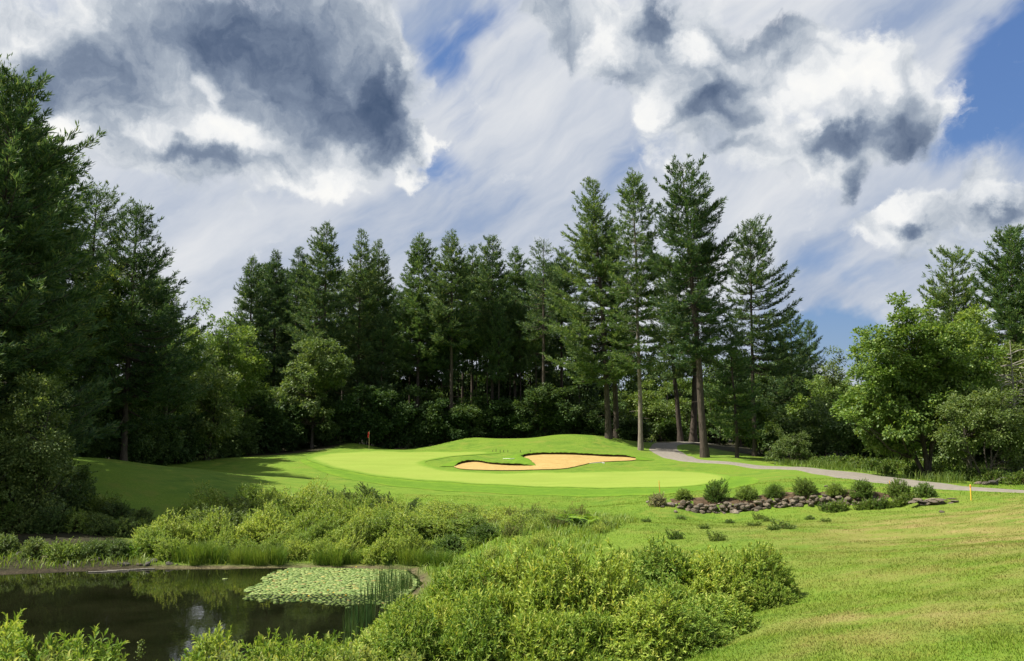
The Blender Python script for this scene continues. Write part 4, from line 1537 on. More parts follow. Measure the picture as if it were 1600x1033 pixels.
# left: leafy trees
left = [
    (165, 415, 70, 44, M_MID, 20000, .19, .25, "mid green leafy tree growing up between the left pines"),
    (310, 462, 92, 36, M_MID, 14000, .24, .1, "green leafy tree with a sunlit top, left of the pine row"),
    (352, 478, 95, 34, M_MID, 14000, .24, .1, "second green leafy tree, close right of the first sunlit top"),
    (385, 500, 99, 34, M_MID, 14000, .25, .1, "mid green tree whose top touches the leftmost pine of the row"),
    (262, 480, 80, 44, M_DARK, 18000, .22, .05, "dark leafy tree below the long limbs of the pointed pine"),
    (330, 548, 86, 50, M_DARK, 17000, .24, .02, "dark leafy tree in the shade above the low valley in the grass"),
    (205, 540, 73, 48, M_DARK, 18000, .2, .03, "dark leafy tree in the shade at the top of the left slope"),
    (130, 520, 69, 55, M_DARK, 18000, .19, .03, "dark leafy tree above the ridge of the shaded slope"),
    (45, 450, 48, 70, M_MID, 26000, .16, .03, "leafy tree in front of the huge near pine, with pale sunlit leaf tips"),
    (55, 585, 43, 62, M_DARK, 22000, .13, .02, "dark leafy tree low at the left edge above the pond bank"),
    (-40, 560, 41, 70, M_DARK, 20000, .13, .02, "dark leafy tree cut off by the left edge above the pond"),
]
for i, (u, v, Y, hw, ma, nl, lf, lo, lab) in enumerate(left):
    broad_at(u, v, Y, hw, "broadleaf_tree", ma, 270 + i, lab, 80, nl, lf, lo, 2 if i > 3 else 1, .25, group="leafy trees on the left", clump=1.0 if Y > 50 else .8)

# bare dead branches at the right edge
r = np.random.default_rng(9)
df = at(1592, 640, 66)
Pd, Rd = [], []
for i in range(46):
    a = r.random() * 6.28
    z0 = 4.5 + 5.5 * r.random()
    L = 1.3 + 2.4 * r.random()
    p0 = np.array([0, 0, z0])
    d = np.array([math.cos(a), math.sin(a), .1 + .5 * r.random()])
    Pd.append([p0 + d * L * s + np.array([0, 0, -.5 * L * s * s]) + r.normal(size=3) * .08 * s for s in np.linspace(0, 1, 6)])
    Rd.append(.045 * (1 - .85 * np.linspace(0, 1, 6)))
    for j in range(3):
        b0 = np.array(Pd[-1][2 + j])
        d2 = norm(d + r.normal(size=3) * .7)
        Pd.append([b0 + d2 * .9 * s + np.array([0, 0, -.2 * s * s]) for s in np.linspace(0, 1, 6)])
        Rd.append(.018 * (1 - .8 * np.linspace(0, 1, 6)))
v1, q1 = tubes(np.array(Pd), np.array(Rd), 4)
st = np.linspace(0, 1, 6)
v2, q2 = tubes(np.array([[(0, 0, 10.8 * s - .2) for s in st]]), np.array([.13 * (1 - .8 * st)]), 8)
e_ = empty("dead_tree", df, 0, 1, "bare grey dead tree with tangled leafless branches at the right edge", "tree")
ob("trunk", Geo().add(v2, None, q2).mesh("dead_trunk", True), B_DEAD, e_)
ob("branches", Geo().add(v1, None, q1).mesh("dead_branches", True), B_DEAD, e_)

# dense dark growth at the foot of the left wood and along its edge
lowd = [(70, 640, 63), (110, 655, 66), (150, 640, 69), (190, 650, 72), (228, 640, 76), (265, 650, 80), (300, 655, 85), (335, 650, 90), (372, 650, 95), (410, 640, 101), (450, 650, 106), (20, 640, 55), (90, 600, 66), (210, 600, 78), (285, 600, 92)]
for i, (u, v, Y) in enumerate(lowd):
    x = px(u, 690, Y)[0]
    g = np.array([x, Y + 2.0, hz(x, Y + 2.0) - .5])
    s = (px(u, v, Y)[2] - g[2]) / 9.0
    sx = 30 * Y / F / 3.0
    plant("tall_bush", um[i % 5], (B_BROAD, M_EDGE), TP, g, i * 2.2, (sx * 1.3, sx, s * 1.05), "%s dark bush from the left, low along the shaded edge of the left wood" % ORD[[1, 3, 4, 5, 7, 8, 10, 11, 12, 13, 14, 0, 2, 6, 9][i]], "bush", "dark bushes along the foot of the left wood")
# a second, darker belt between and behind the pine trunks
belt = [(250, 520), (300, 505), (350, 512), (398, 500), (448, 505), (500, 498), (552, 505), (605, 508), (650, 518), (692, 522), (735, 520), (776, 518), (818, 522), (858, 525), (905, 535), (1180, 590)]
for i, (u, v) in enumerate(belt):
    Y = 131 + (i * 5) % 9
    x = px(u, 600, Y)[0]
    g = np.array([x, Y, hz(x, Y) - .3])
    s = (px(u, v, Y)[2] - g[2]) / 9.0
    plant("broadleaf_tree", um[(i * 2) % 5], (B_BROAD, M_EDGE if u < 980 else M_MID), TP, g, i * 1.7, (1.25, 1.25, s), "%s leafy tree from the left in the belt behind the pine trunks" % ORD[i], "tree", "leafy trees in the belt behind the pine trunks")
# trees added at and beyond the left edge to shade the slope and shore
for i, (x, y, s) in enumerate([(-34, 55, 23), (-36.5, 61, 24), (-33, 49.5, 22), (-40, 66, 23)]):
    tm, cm = deep[i % 4]
    plant("pine_tree", (tm, cm), (B_PINE, M_PINE), PINE_PARTS, (x, y, hz(x, y) - .1), i * 1.3, (1.5, 1.5, s / 24), "dark pine at the extreme left edge, added to shade the slope", "pine tree", "pines shading the left slope")
for i, (x, y, s) in enumerate([(-35, 37, 14), (-38, 31, 13), (-33, 43, 15)]):
    plant("broadleaf_tree", um[i], (B_BROAD, M_DARK), TP, (x, y, hz(x, y) - .2), i * 1.9, (1.5, 1.5, s / 9.0), "dark leafy tree unseen beyond the left edge, added to shade the shore", "tree", "leafy trees shading the left shore")
for i, (u, v, Y) in enumerate([(1520, 640, 80), (1560, 600, 88), (1440, 660, 84), (1600, 620, 84), (1380, 660, 90), (1640, 560, 80)]):
    x = px(u, 690, Y)[0]
    g = np.array([x, Y, hz(x, Y) - .3])
    s = (px(u, v, Y)[2] - g[2]) / 9.0
    plant("tall_bush", um[i % 5], (B_BROAD, M_DARK if i % 2 else M_MID), TP, g, i * 1.3, (1.3, 1.2, s), ["green bush low behind the small olive tree", "dark bush behind the small olive tree's right half", "green bush seen between the maple's stems",
         "dark bush behind the dark heap of boulders", "green bush left of the maple's foot, behind the weeds", "dark tree cut off by the right edge"][i], "bush", "bushes behind the maple and the small olive tree")

for i, u in enumerate(range(872, 1240, 40)):
    Y = 166 + (i * 5) % 9
    x = px(u, 600, Y)[0]
    g = np.array([x, Y, hz(x, Y) - .3])
    s = (px(u, 535 + 12 * (i % 3), Y)[2] - g[2]) / 9.0
    plant("broadleaf_tree", um[(i * 2) % 5], (B_BROAD, M_DARK if i % 2 else M_MID), TP, g, i * 1.7, (1.7, 1.5, s), "leafy tree far behind the tall pines, filling the view between their trunks", "tree", "leafy trees far behind the tall pines")
# ------------------------------------------------------------------ shrubs
STF = ("stems", "foliage")


def variants(n, seed, rx, ry, h, *a, **k):
    return [shrub_geo(seed + i, rx, ry, h, *a, **k) for i in range(n)]


def by_group(items, fmt):
    """labels by order along a row"""
    return [fmt.format(ORD[i]) for i in range(items)]


# thicket on the far bank (leafy, pale tips); unit meshes 1 m radius, 1.4 m tall
V_PALE = variants(4, 300, 1.1, 1.05, 1.4, 760, 16, .115, .055, .42, lump=.3)
V_MIDS = variants(3, 310, 1.05, 1.0, 1.4, 560, 16, .12, .07, .42, lump=.3)
V_HERB = variants(3, 320, .75, .7, 1.3, 240, 22, .12, .035, .7, upb=1.3, lump=.35)
rows = [
    (38.5, 238, 285, 40, .95, "lowest row, thicket's left end"),
    (38.3, 350, 665, 38, .95, "lowest row at the water's edge"),
    (40.2, 248, 640, 44, 1.15, "front row along the water"),
    (42.6, 262, 640, 47, 1.35, "second row above the water"),
    (45.6, 292, 640, 46, 1.45, "middle row of the bank thicket"),
    (48.6, 335, 560, 42, 1.50, "upper row of the bank thicket"),
    (51.4, 395, 505, 38, 1.35, "topmost row below the green"),
]
rg = np.random.default_rng(21)
for ri, (Y, u0, u1, du_, hh, where) in enumerate(rows):
    k = 0
    u = u0
    while u <= u1:
        g = at(u + rg.normal() * 4, 0, Y + rg.normal() * .35)
        s = hh / 1.4 * (.76 + .32 * rg.random())
        dk = (ri == 4 and k in (1, 2)) or (ri == 3 and k in (2,)) or (ri == 5 and k == 1)
        plant("shrub", (V_MIDS if dk else V_PALE)[int(rg.integers(0, 3))], (B_STEM, M_OLIVE if dk else M_PALE), STF, g, rg.random() * 6.28,
              (s * (1.0 + .3 * rg.random()), s * 1.1, s), ("%s %s shrub from the left in the " + where) % (ORD[k], "darker green" if dk else "pale green"), "shrub", "shrubs of the thicket on the far pond bank")
        k += 1
        u += du_ * (.85 + .3 * rg.random())
# darker shrubs at the top right of the thicket
dk = [(512, 770, 51), (545, 765, 52), (582, 762, 52.5), (608, 772, 52), (640, 782, 51), (560, 795, 48), (600, 800, 47), (665, 795, 50), (695, 800, 49.5)]
dk.sort()
for i, (u, vt, Y) in enumerate(dk):
    g = at(u, 0, Y)
    s = max(.5, (px(u, vt, Y)[2] - g[2]) / 1.4)
    plant("dark_shrub", V_MIDS[i % 3], (B_STEM, M_MID if i in (3, 5) else M_DARK), STF, g, i * 1.3, (s * 1.0, s, s), "%s dark green shrub from the left behind the pale thicket, just below the green" % ORD[i], "shrub", "dark shrubs below the front of the green")
# tall dark herbs further right
M_RUST = leaf_mat("rusty_herbs", [(0, (.075, .12, .026)), (.6, (.13, .18, .04)), (.9, (.18, .16, .06)), (1, (.20, .11, .055))], .3, .55, .2)
hb = [(655, 815, 46), (690, 812, 46.5), (720, 808, 47), (750, 806, 47), (780, 803, 47.5), (805, 810, 46.5), (835, 808, 46.5), (855, 815, 45), (690, 835, 42.5), (725, 828, 43.5), (800, 822, 44), (830, 826, 43.5), (868, 822, 43.5), (905, 812, 46)]
hb.sort()
for i, (u, vt, Y) in enumerate(hb):
    g = at(u, 0, Y)
    s = max(.5, (px(u, vt - 6, Y)[2] - g[2]) / 1.3)
    plant("tall_herb", V_HERB[i % 3], (B_STEM, M_RUST if i % 4 == 1 else (M_LIGHT if i % 2 else M_PALE)), STF, g, i * 1.7, (s * 1.7, s * 1.5, s), "%s clump of tall reddish herbs from the left along the mown lawn" % ORD[i], "plant", "tall herbs at the lawn's edge right of the thicket")
# low pale shrubs carrying the thicket on towards the lawn
lowp = sorted([(672, 40.5, .8), (700, 43.5, .8), (735, 40.0, .7), (745, 44.5, .75), (775, 42.5, .7), (790, 45.5, .65), (815, 41.0, .65), (838, 44.5, .6), (862, 41.5, .6), (885, 44.0, .5), (680, 46.5, .9), (720, 48.0, .8), (705, 38.2, .7), (760, 38.0, .65)])
for i, (u, Y, hh) in enumerate(lowp):
    s = hh / 1.4
    plant("low_shrub", V_PALE[i % 4], (B_STEM, M_PALE if i % 3 else M_LIGHT), STF, at(u, 0, Y), i * 1.7, (s * 2.1, s * 1.9, s), "%s low pale shrub from the left between the thicket and the mown lawn" % ORD[i], "shrub", "low shrubs right of the thicket")
# bright herb mounds and ferns
br = [(650, 850, 40.5), (690, 852, 40), (720, 848, 40.5), (762, 836, 41.5), (790, 845, 40), (740, 865, 37.5), (690, 872, 37.5), (800, 862, 37), (835, 850, 38.5), (870, 842, 39), (840, 872, 34.5), (770, 878, 34.5), (720, 888, 34.5), (905, 838, 40), (935, 846, 37)]
br.sort()
for i, (u, vt, Y) in enumerate(br):
    g = at(u, 0, Y)
    s = max(.4, (px(u, vt, Y)[2] - g[2]) / 1.3)
    plant("leafy_herb", V_HERB[(i + 1) % 3], (B_STEM, M_FERN if u in (762, 790, 870, 905) else (M_REED if i % 2 else M_OLIVE)), STF, g, i * 2.1, (s * 2.0, s * 1.7, s),
          "%s clump of light green herbs from the left between the pond's end and the lawn" % ORD[i], "plant", "light herbs right of the pond")


def fern_geo(seed, n=16, L=.8):
    r = np.random.default_rng(seed)
    P, AX, NR, LL, WW = [], [], [], [], []
    for i in range(n):
        a = i * 6.28 / n + r.normal() * .2
        d = np.array([math.cos(a), math.sin(a), 0])
        sdv = np.array([-d[1], d[0], 0])
        l = L * (.75 + .4 * r.random())
        t = np.linspace(.15, 1, 16)
        for s in t:
            c = d * l * s * .75 + np.array([0, 0, l * (1.05 * s - .62 * s * s)])
            w = .30 * l * math.sin(math.pi * min(1, s * .92 + .06)) ** .8
            for sg in (-1, 1):
                P.append(c)
                AX.append(sdv * sg + d * .35 + np.array([0, 0, -.1]))
                NR.append(np.array([0, 0, 1.]) + d * .3)
                LL.append(w)
                WW.append(.085 * l)
    v, t = leaf4(np.array(P), np.array(AX), np.array(NR), np.array(LL), np.array(WW), .05, .35)
    return Geo().add(v, t).mesh("fronds")


FM = [fern_geo(5), fern_geo(6, 13)]
for i, (u, Y, s) in enumerate([(892, 40.0, 1.2), (915, 39.5, 1.3), (905, 41, 1.1), (880, 41, 1.0), (650, 15.2, .8), (672, 15.6, .75), (630, 14.8, .8)]):
    g = at(u, 0, Y, .02)
    e_ = empty("fern", g, i * 1.1, s, ["bright fern left of the dark hollow behind the big willow bush", "biggest bright fern behind the big willow bush", "fern behind the biggest of the ferns by the lawn",
               "small fern left of the others at the lawn's edge", "fern at the foot of the big willow bush", "right-hand fern at the foot of the big willow bush", "fern nearest the bottom edge, left of the others"][i], "fern", "ferns")
    ob("fronds", FM[i % 2], M_FERN, e_)

# shaded left bank
lb = [(-15, 725, 46), (30, 735, 46), (75, 742, 46), (112, 752, 47), (150, 770, 47), (185, 782, 47), (220, 795, 46.5), (-10, 780, 42), (35, 785, 42), (80, 790, 42), (120, 795, 42.5), (160, 800, 42.5), (198, 806, 42.5), (230, 812, 43),
      (10, 832, 38.2), (58, 838, 38.0), (105, 842, 37.9), (150, 845, 38.2), (190, 848, 38.4), (-25, 700, 48), (45, 700, 49), (95, 712, 50)]
V_BANK = variants(3, 340, 1.1, 1.0, 1.4, 640, 14, .11, .07, .4, lump=.3)
for i, (u, vt, Y) in enumerate(lb):
    g = at(u, 0, Y)
    s = max(.6, (px(u, vt, Y)[2] - g[2]) / 1.4)
    sx = min(s, 1.5)
    plant("bank_shrub", V_BANK[i % 3], (B_STEM, M_MID if i % 3 == 1 else M_DARK), STF, g, i * 1.9, (sx * 1.25, sx * 1.1, s),
          "%s shaded shrub on the left pond bank, %s" % (ORD[i if i < 7 else (i - 7 if i < 14 else (i - 14 if i < 19 else i - 19))], "in the upper row" if i < 7 else "in the middle row" if i < 14 else "in the row by the water" if i < 19 else "tight under the trees"), "shrub", "shaded shrubs on the left bank")
# small bright bush at the shaded shore
plant("bright_bush", variants(1, 350, .8, .7, .75, 180, 12, .13, .09, .35)[0], (B_STEM, M_FERN), STF, at(207, 0, 38.6), 0, .75, "small bright yellow green bush alone at the shaded shore", "bush")

# tall grass tufts along the far shore
GCL = [grass_clump(400 + i, 420, .55, .35, 1.0, .02, .55) for i in range(4)]
gc = [(292, 37.8, .95), (312, 37.7, 1.1), (334, 37.8, 1.0), (374, 37.7, .8), (388, 37.6, .75), (416, 37.6, .9), (432, 37.7, .95), (508, 37.6, .85), (526, 37.6, .95), (549, 37.6, .7), (606, 37.6, .7), (640, 37.3, .95), (664, 37.0, .75), (690, 36.2, .8)]
gc.sort()
for i, (u, Y, s) in enumerate(gc):
    e_ = empty("grass_tuft", at(u, 0, Y, .02), i * 1.4, (s * 1.1, s, s), "%s tall green grass tuft from the left along the far shore" % ORD[i], "grass tuft", "grass tufts along the far shore")
    ob("blades", GCL[i % 4], M_REED, e_)

# reeds standing in the pond
M_RUSH = leaf_mat("rush_blades", [(0, (.025, .065, .018)), (.7, (.05, .105, .028)), (1, (.10, .13, .045))], .25, .5, .3)
RD = [grass_clump(420 + i, 70, .42, .35, 1.15, .018, .12) for i in range(3)]
for i, (u, Y, s) in enumerate([(578, 26.0, 1.05), (586, 27.2, 1.1), (606, 30.5, 1.0), (622, 31.5, 1.0), (638, 32.0, 1.0), (652, 32.5, .95), (615, 33.5, .9), (570, 24.6, .8), (630, 29.5, .8)]):
    x = px(u, 0, Y)[0]
    e_ = empty("reed_clump", (x, Y, -.08), i * 1.2, s, ["tall dark reed clump right of the lily pads", "second tall reed clump, close behind the tallest one", "reed clump at the left of the group behind the willow bush", "reed clump in the middle of the group by the pads",
               "reed clump right of the middle of the group by the pads", "rightmost reed clump by the far end of the pond", "far reed clump standing behind the lily pads", "short sparse reed clump nearest the camera", "short reeds at the edge of the big willow bush"][i], "reeds", "reeds in the pond")
    ob("blades", RD[i % 3], M_RUSH, e_)

# ------------------------------------------------------------------ big willow-like bush in the foreground
V_WIL = variants(4, 500, 1.0, 1.0, 1.0, 1450, 19, .130, .030, .32, fine=True, lump=.13, upb=.34, inner=.14, stem_r=.007, spreadang=1.15)
wb = [  # u, v_top, Y, rx
    (655, 925, 19.3, 1.25), (728, 900, 20.2, 1.45), (805, 880, 20.8, 1.5), (885, 862, 21.3, 1.5), (965, 856, 21.3, 1.5), (1045, 866, 20.8, 1.45), (1110, 880, 20.0, 1.25),
    (690, 935, 17.3, 1.2), (770, 905, 17.8, 1.35), (860, 893, 18.0, 1.35), (950, 890, 18.0, 1.4), (1035, 898, 17.9, 1.3), (1102, 920, 17.3, 1.05),
    (655, 975, 15.6, 1.0), (740, 962, 15.5, 1.15), (830, 948, 15.5, 1.15), (920, 942, 15.6, 1.15), (1005, 945, 15.8, 1.1), (1075, 955, 15.9, 1.0)]
wb = [(u, vt + (14 if 700 < u < 1080 else 10), Y, rx * (.92 + .2 * ((int(u) * 7) % 5) / 4)) for u, vt, Y, rx in wb]
wl = ["back row of the big willow bush", "middle row of the big willow bush", "front row of the big willow bush"]
for i, (u, vt, Y, rx) in enumerate(wb):
    g = at(u, 0, Y, .05)
    h = px(u, vt, Y)[2] - g[2]
    r_, k = (0, i) if i < 7 else (1, i - 7) if i < 13 else (2, i - 13)
    plant("willow_bush", V_WIL[i % 4], (B_STEM, M_WILLOW), STF, g, i * 2.3, (rx, rx * .95, h), "%s narrow-leaved bush from the left in the %s" % (ORD[k], wl[r_]), "bush", "narrow-leaved bushes in the foreground")
for i, (u, vt, Y, rx) in enumerate([(1178, 876, 20.4, .95), (1140, 880, 21.4, .85), (1200, 904, 19.8, .62)]):
    g = at(u, 0, Y, .05)
    plant("willow_bush", V_WIL[(i + 1) % 4], (B_STEM, M_MID), STF, g, i * 2.3 + 1, (rx, rx, px(u, vt, Y)[2] - g[2]),
          ["darker bush at the right end, casting its shadow on the lawn", "darker bush between the big willow bush and the dark end bush", "small dark bush outermost to the right on the lawn"][i], "bush", "dark bushes at the right end of the foreground")

# leafy herbs along the near shore
V_GOLD = variants(4, 520, .68, .66, 1.0, 480, 22, .12, .028, .30, fine=True, lump=.2, upb=.5, inner=.2, stem_r=.006, spreadang=1.25)
gl = [(585, 962, 17.0, .95), (535, 985, 15.6, .95), (560, 990, 14.5, 1.0), (490, 972, 15.0, .9), (455, 985, 14.0, 1.0), (505, 1000, 13.5, 1.0), (405, 975, 14.2, .9), (380, 990, 13.3, .95), (430, 1003, 12.8, 1.0), (330, 985, 13.6, .8), (310, 1005, 12.6, .95),
      (265, 1012, 12.4, .8), (360, 1012, 12.2, 1.0), (600, 1000, 13.8, 1.0), (550, 1012, 12.6, 1.0), (480, 1018, 12.0, 1.0), (620, 1012, 13.0, .9)]
gl = sorted((u, vt + 24, Y, rx) for u, vt, Y, rx in gl)
for i, (u, vt, Y, rx) in enumerate(gl):
    g = at(u, 0, Y, .05)
    h = max(.25, px(u, vt, Y)[2] - g[2])
    plant("shore_herb", V_GOLD[i % 4], (B_STEM, M_PALE2 if i % 3 == 0 else M_WILLOW), STF, g, i * 1.3, (rx * 1.15, rx * 1.1, h), "%s leafy upright herb from the left along the near shore" % ORD[i], "plant", "upright herbs along the near shore")
for i, (u, vt, Y, rx) in enumerate(sorted([(-15, 985, 12.2, 1.0), (30, 995, 11.8, 1.0), (75, 1003, 11.4, 1.0), (118, 1000, 11.8, .95), (150, 1004, 12.2, .6), (10, 1012, 10.8, 1.0), (60, 1018, 10.6, 1.0), (110, 1020, 10.7, 1.0)])):
    g = at(u, 0, Y, .05)
    h = max(.3, px(u, vt + 16, Y)[2] - g[2])
    plant("shore_herb", V_GOLD[(i + 2) % 4], (B_STEM, M_PALE2), STF, g, i * 1.9, (rx * 1.25, rx * 1.2, h), "%s pale leafy herb from the left in the bottom left corner" % ORD[i], "plant", "pale herbs in the bottom left corner")
# a lone seed stalk over the dark water
g = at(207, 0, 12.6, .05)
h = px(207, 1003, 12.6)[2] - g[2]
r = np.random.default_rng(2)
st = np.linspace(0, 1, 6)
v1, q1 = tubes(np.array([np.column_stack([.04 * st ** 2, 0 * st, h * st])]), np.array([.008 * (1 - .5 * st)]), 5)
pp = np.column_stack([.04 + r.normal(size=90) * .028, r.normal(size=90) * .028, h * (.86 + .15 * r.random(90))])
v2, t2 = leaf4(pp, rnd_dir(r, 90) + np.array([0, 0, .4]), rnd_dir(r, 90), np.full(90, .035), np.full(90, .022))
lp = np.column_stack([.01 + 0 * st[1:4], 0 * st[1:4], h * np.array([.3, .45, .6])])
v3, t3 = leaf6(np.repeat(lp, 2, 0), np.array([[1, .3, .3], [-1, .2, .3]] * 3), np.tile([[0, 0, 1.]], (6, 1)), np.full(6, .13), np.full(6, .025))
e_ = empty("seed_stalk", g, 0, 1, "single stalk with a pale seed head standing alone before the dark water", "plant")
ob("stalk", Geo().add(v1, None, q1).mesh("stalk", True), B_STEM, e_)
ob("seed_head", Geo().add(v2, t2).mesh("seed_head"), M_OLIVE, e_)
ob("leaves", Geo().add(v3, t3).mesh("leaves"), M_WILLOW, e_)

# ------------------------------------------------------------------ planted bushes behind the stone wall
V_RND = variants(3, 540, .80, .75, 1.35, 420, 15, .12, .045, .34, lump=.12, upb=.6, inner=.3)
for i, (u, vt, s) in enumerate([(1051, 760, .92), (1097, 756, 1.0), (1143, 757, 1.0), (1184, 757, .95), (1230, 751, 1.05), (1275, 752, 1.0), (1314, 749, 1.05), (1366, 752, 1.0), (1403, 756, 1.1)]):
    x = px(u, 0, 51)[0]
    Y = wall_y(x) + .85
    x = px(u, 0, Y)[0]
    g = np.array([x, Y, hz(x, Y) - .03])
    h = px(u, vt, Y)[2] - g[2]
    plant("round_shrub", V_RND[i % 3], (B_STEM, M_LIGHT if i % 3 == 1 else M_MID), STF, g, i * 1.3, (s * (.82 + .2 * ((i * 5) % 4) / 3), s * .9, h / 1.2 * (.88 + .2 * ((i * 3) % 5) / 4)), "%s rounded green shrub from the left planted behind the stone wall" % ORD[i], "shrub", "rounded shrubs planted behind the stone wall")
M_FLOW = leaf_mat("faded_blossom", [(0, (.10, .13, .05)), (.5, (.20, .20, .11)), (1, (.38, .34, .24))], .3, .6, .2)
g = at(1027, 0, 51.2)
plant("flowering_shrub", variants(1, 548, .6, .55, .85, 260, 14, .10, .05, .3, lump=.15)[0], (B_STEM, M_FLOW), STF, g, 0, 1.0, "low pale flowering shrub at the left end of the stone wall", "shrub")
# weeds at the wall's foot
V_WEED = variants(3, 552, .4, .38, .45, 90, 12, .11, .05, .28, lump=.3)
wd = [(1300, 47.4), (1312, 47.6), (1358, 47.2), (1375, 47.0), (1392, 46.8), (1408, 46.6), (1345, 47.3), (1420, 46.8), (1290, 47.9)]
wd.sort()
for i, (u, Y) in enumerate(wd):
    plant("leafy_weed", V_WEED[i % 3], (B_STEM, M_LIGHT), STF, at(u, 0, Y, .02), i * 2., 1.0 + .3 * (i % 3), "%s light leafy weed from the left at the foot of the stone wall" % ORD[i], "weed", "weeds at the foot of the stone wall")
wd = [(1186, 812, 44), (1198, 815, 43), (1178, 822, 41), (1265, 812, 43.5), (1208, 828, 39), (1223, 826, 39.5), (1290, 816, 42), (1140, 818, 42.5), (1100, 826, 40), (1010, 816, 44), (950, 826, 41), (970, 812, 46), (1065, 812, 45), (1120, 845, 33), (1055, 842, 34)]
wd.sort()
for i, (u, v, Y) in enumerate(wd):
    h_ = hit(u, v, 20)
    plant("lawn_weed", V_WEED[i % 3], (B_STEM, M_MID if i % 2 else M_FERN), STF, (h_[0], h_[1], h_[2] - .02), i * 2., (.8 + .5 * (i % 4 == 0), .8, .55 + .3 * (i % 3 == 0)), "%s leafy weed tuft from the left on the lower lawn before the stone wall" % ORD[i], "weed", "weed tufts on the lower lawn")

# leafy weeds along the far side of the path
r = np.random.default_rng(41)
for i in range(44):
    u = 1262 + 338 * (i + r.random()) / 44
    q = hit(u, np.interp(u, [1262, 1330, 1400, 1470, 1540, 1600], [729, 737, 745, 753, 758, 764]) - 1 - 4 * r.random(), 40)
    Y = q[1] + 1.0 + 4.5 * r.random()
    g = at(u, 0, Y, .02)
    if abs(g[0] - mf[0]) < .8 and abs(g[1] - mf[1]) < .9:
        continue
    s_ = 1.5 + .9 * r.random()
    plant("roadside_weed", V_WEED[i % 3], (B_STEM, M_LIGHT if i % 4 else M_FERN), STF, g, i * 1.1, (s_, s_, s_ * (.85 + .3 * r.random())), "light green leafy weed in the strip between the cart path and the dark trees", "weed", "leafy weeds along the far side of the cart path")
# ------------------------------------------------------------------ stone wall
b = MB("field_stone")
oi = b.n("ShaderNodeObjectInfo")
p = b.n("ShaderNodeTexCoord").outputs["Object"]
gi = b.n("ShaderNodeNewGeometry")
cst = b.ramp(b.math("FRACT", b.math("ADD", oi.outputs["Random"], gi.outputs["Random Per Island"])), [(0, (.08, .065, .05)), (.35, (.15, .12, .09)), (.65, (.23, .185, .14)), (.85, (.13, .095, .065)), (1, (.30, .255, .20))])
cst = b.mix(b.mr(b.noise(2.6, 5, .65, p), .4, .68), cst, (.10, .09, .075))
cst = b.mix(b.mr(b.noise(7, 3, .6, p), .62, .7), cst, (.33, .34, .28))
M_STONE = b.done(b.principled(cst, .9, .2, b.bump(b.noise(6, 5, .65, p), .08)))
b = MB("soil")
p = b.pos()
cs = b.ramp(b.noise(3, 6, .7, p), [(.3, (.03, .022, .014)), (.55, (.085, .058, .036)), (.75, (.16, .115, .075))])
M_SOIL = b.done(b.principled(cs, .95, .1, b.bump(b.noise(9, 5, .7, p), .05)))
RK = [rock_mesh(600 + i, 2, .25, .62) for i in range(8)]
for m_ in RK:
    m_.materials.append(M_STONE)


def stone(name, loc, s, parent=None, seed=0):
    rr = np.random.default_rng(seed)
    o = bpy.data.objects.new(name, RK[seed % 8])
    COL.objects.link(o)
    o.location = tuple(float(c) for c in loc)
    o.rotation_euler = (rr.normal() * .25, rr.normal() * .25, rr.random() * 6.28)
    o.scale = (s * (.9 + .4 * rr.random()), s * (.8 + .3 * rr.random()), s * (.75 + .35 * rr.random()))
    if parent:
        o.parent = parent
    return o


# soil bed between wall and lawn
xa = np.linspace(WALL[0, 0] + .2, WALL[-1, 0] - .2, 24)
bedw = .75 + .25 * np.sin(xa * 1.7) + .9 * np.exp(-((xa - px(1290, 0, 49.5)[0]) / .8) ** 2)
bed = np.concatenate([np.column_stack([xa, wall_y(xa) + .15]), np.column_stack([xa, wall_y(xa) + .5 + bedw])[::-1]])
tag(drape("soil_bed", bed, .04, M_SOIL, .3), kind="structure")

we = empty("stone_wall", (WALL[3, 0], WALL[3, 1], hz(WALL[3, 0], WALL[3, 1])), 0, 1, "low dry stone wall holding up the shrub bed, sagging near its right end", "stone wall")
W0 = np.array(we.location)
rg = np.random.default_rng(31)
x = WALL[0, 0]
cand = []
gapx = px(1287, 0, 49.2)[0]
while x < WALL[-1, 0] - .3:
    w = .15 + .19 * rg.random() ** 1.5
    endk = min(1, (x - WALL[0, 0] + .5) / 1.6, (WALL[-1, 0] - x + .3) / 2.2)
    hh = .50 * endk * (.85 + .25 * rg.random()) * (1 - .55 * math.exp(-((x - gapx) / .35) ** 2))
    z = 0.02
    course = 0
    while z < hh:
        sc_ = w * (.62 + .35 * rg.random())
        yy = wall_y(x) - .12 + .28 * (z / .8) + rg.normal() * .05
        xx = x + rg.normal() * .06 + (.1 if course % 2 else 0)
        # foot height in front of the wall
        zf = hz(x, wall_y(x) - .5)
        cand.append((xx, yy, zf + z + sc_ * .38, sc_))
        z += sc_ * (.72 + .12 * rg.random())
        course += 1
    x += w * 1.25
cand.sort(key=lambda q: -q[3])
big, small = cand[:100], cand[100:]
for i, (x, y, z, s) in enumerate(big):
    stone("stone", np.array([x, y, z]) - W0, s, we, i)
gs = Geo()
for i, (x, y, z, s) in enumerate(small):
    m_ = RK[i % 8]
    V = np.array([v.co[:] for v in m_.vertices])
    T = np.array([q.vertices[:] for q in m_.polygons])
    a = i * 1.3
    Rz = np.array([[math.cos(a), -math.sin(a), 0], [math.sin(a), math.cos(a), 0], [0, 0, 1]])
    gs.add((V * np.array([s * 1.1, s * .9, s * .9])) @ Rz.T + np.array([x, y, z]) - W0, T)
if small:
    tag(ob("small_stones", gs.mesh("small_stones"), M_STONE, we), kind="stuff")
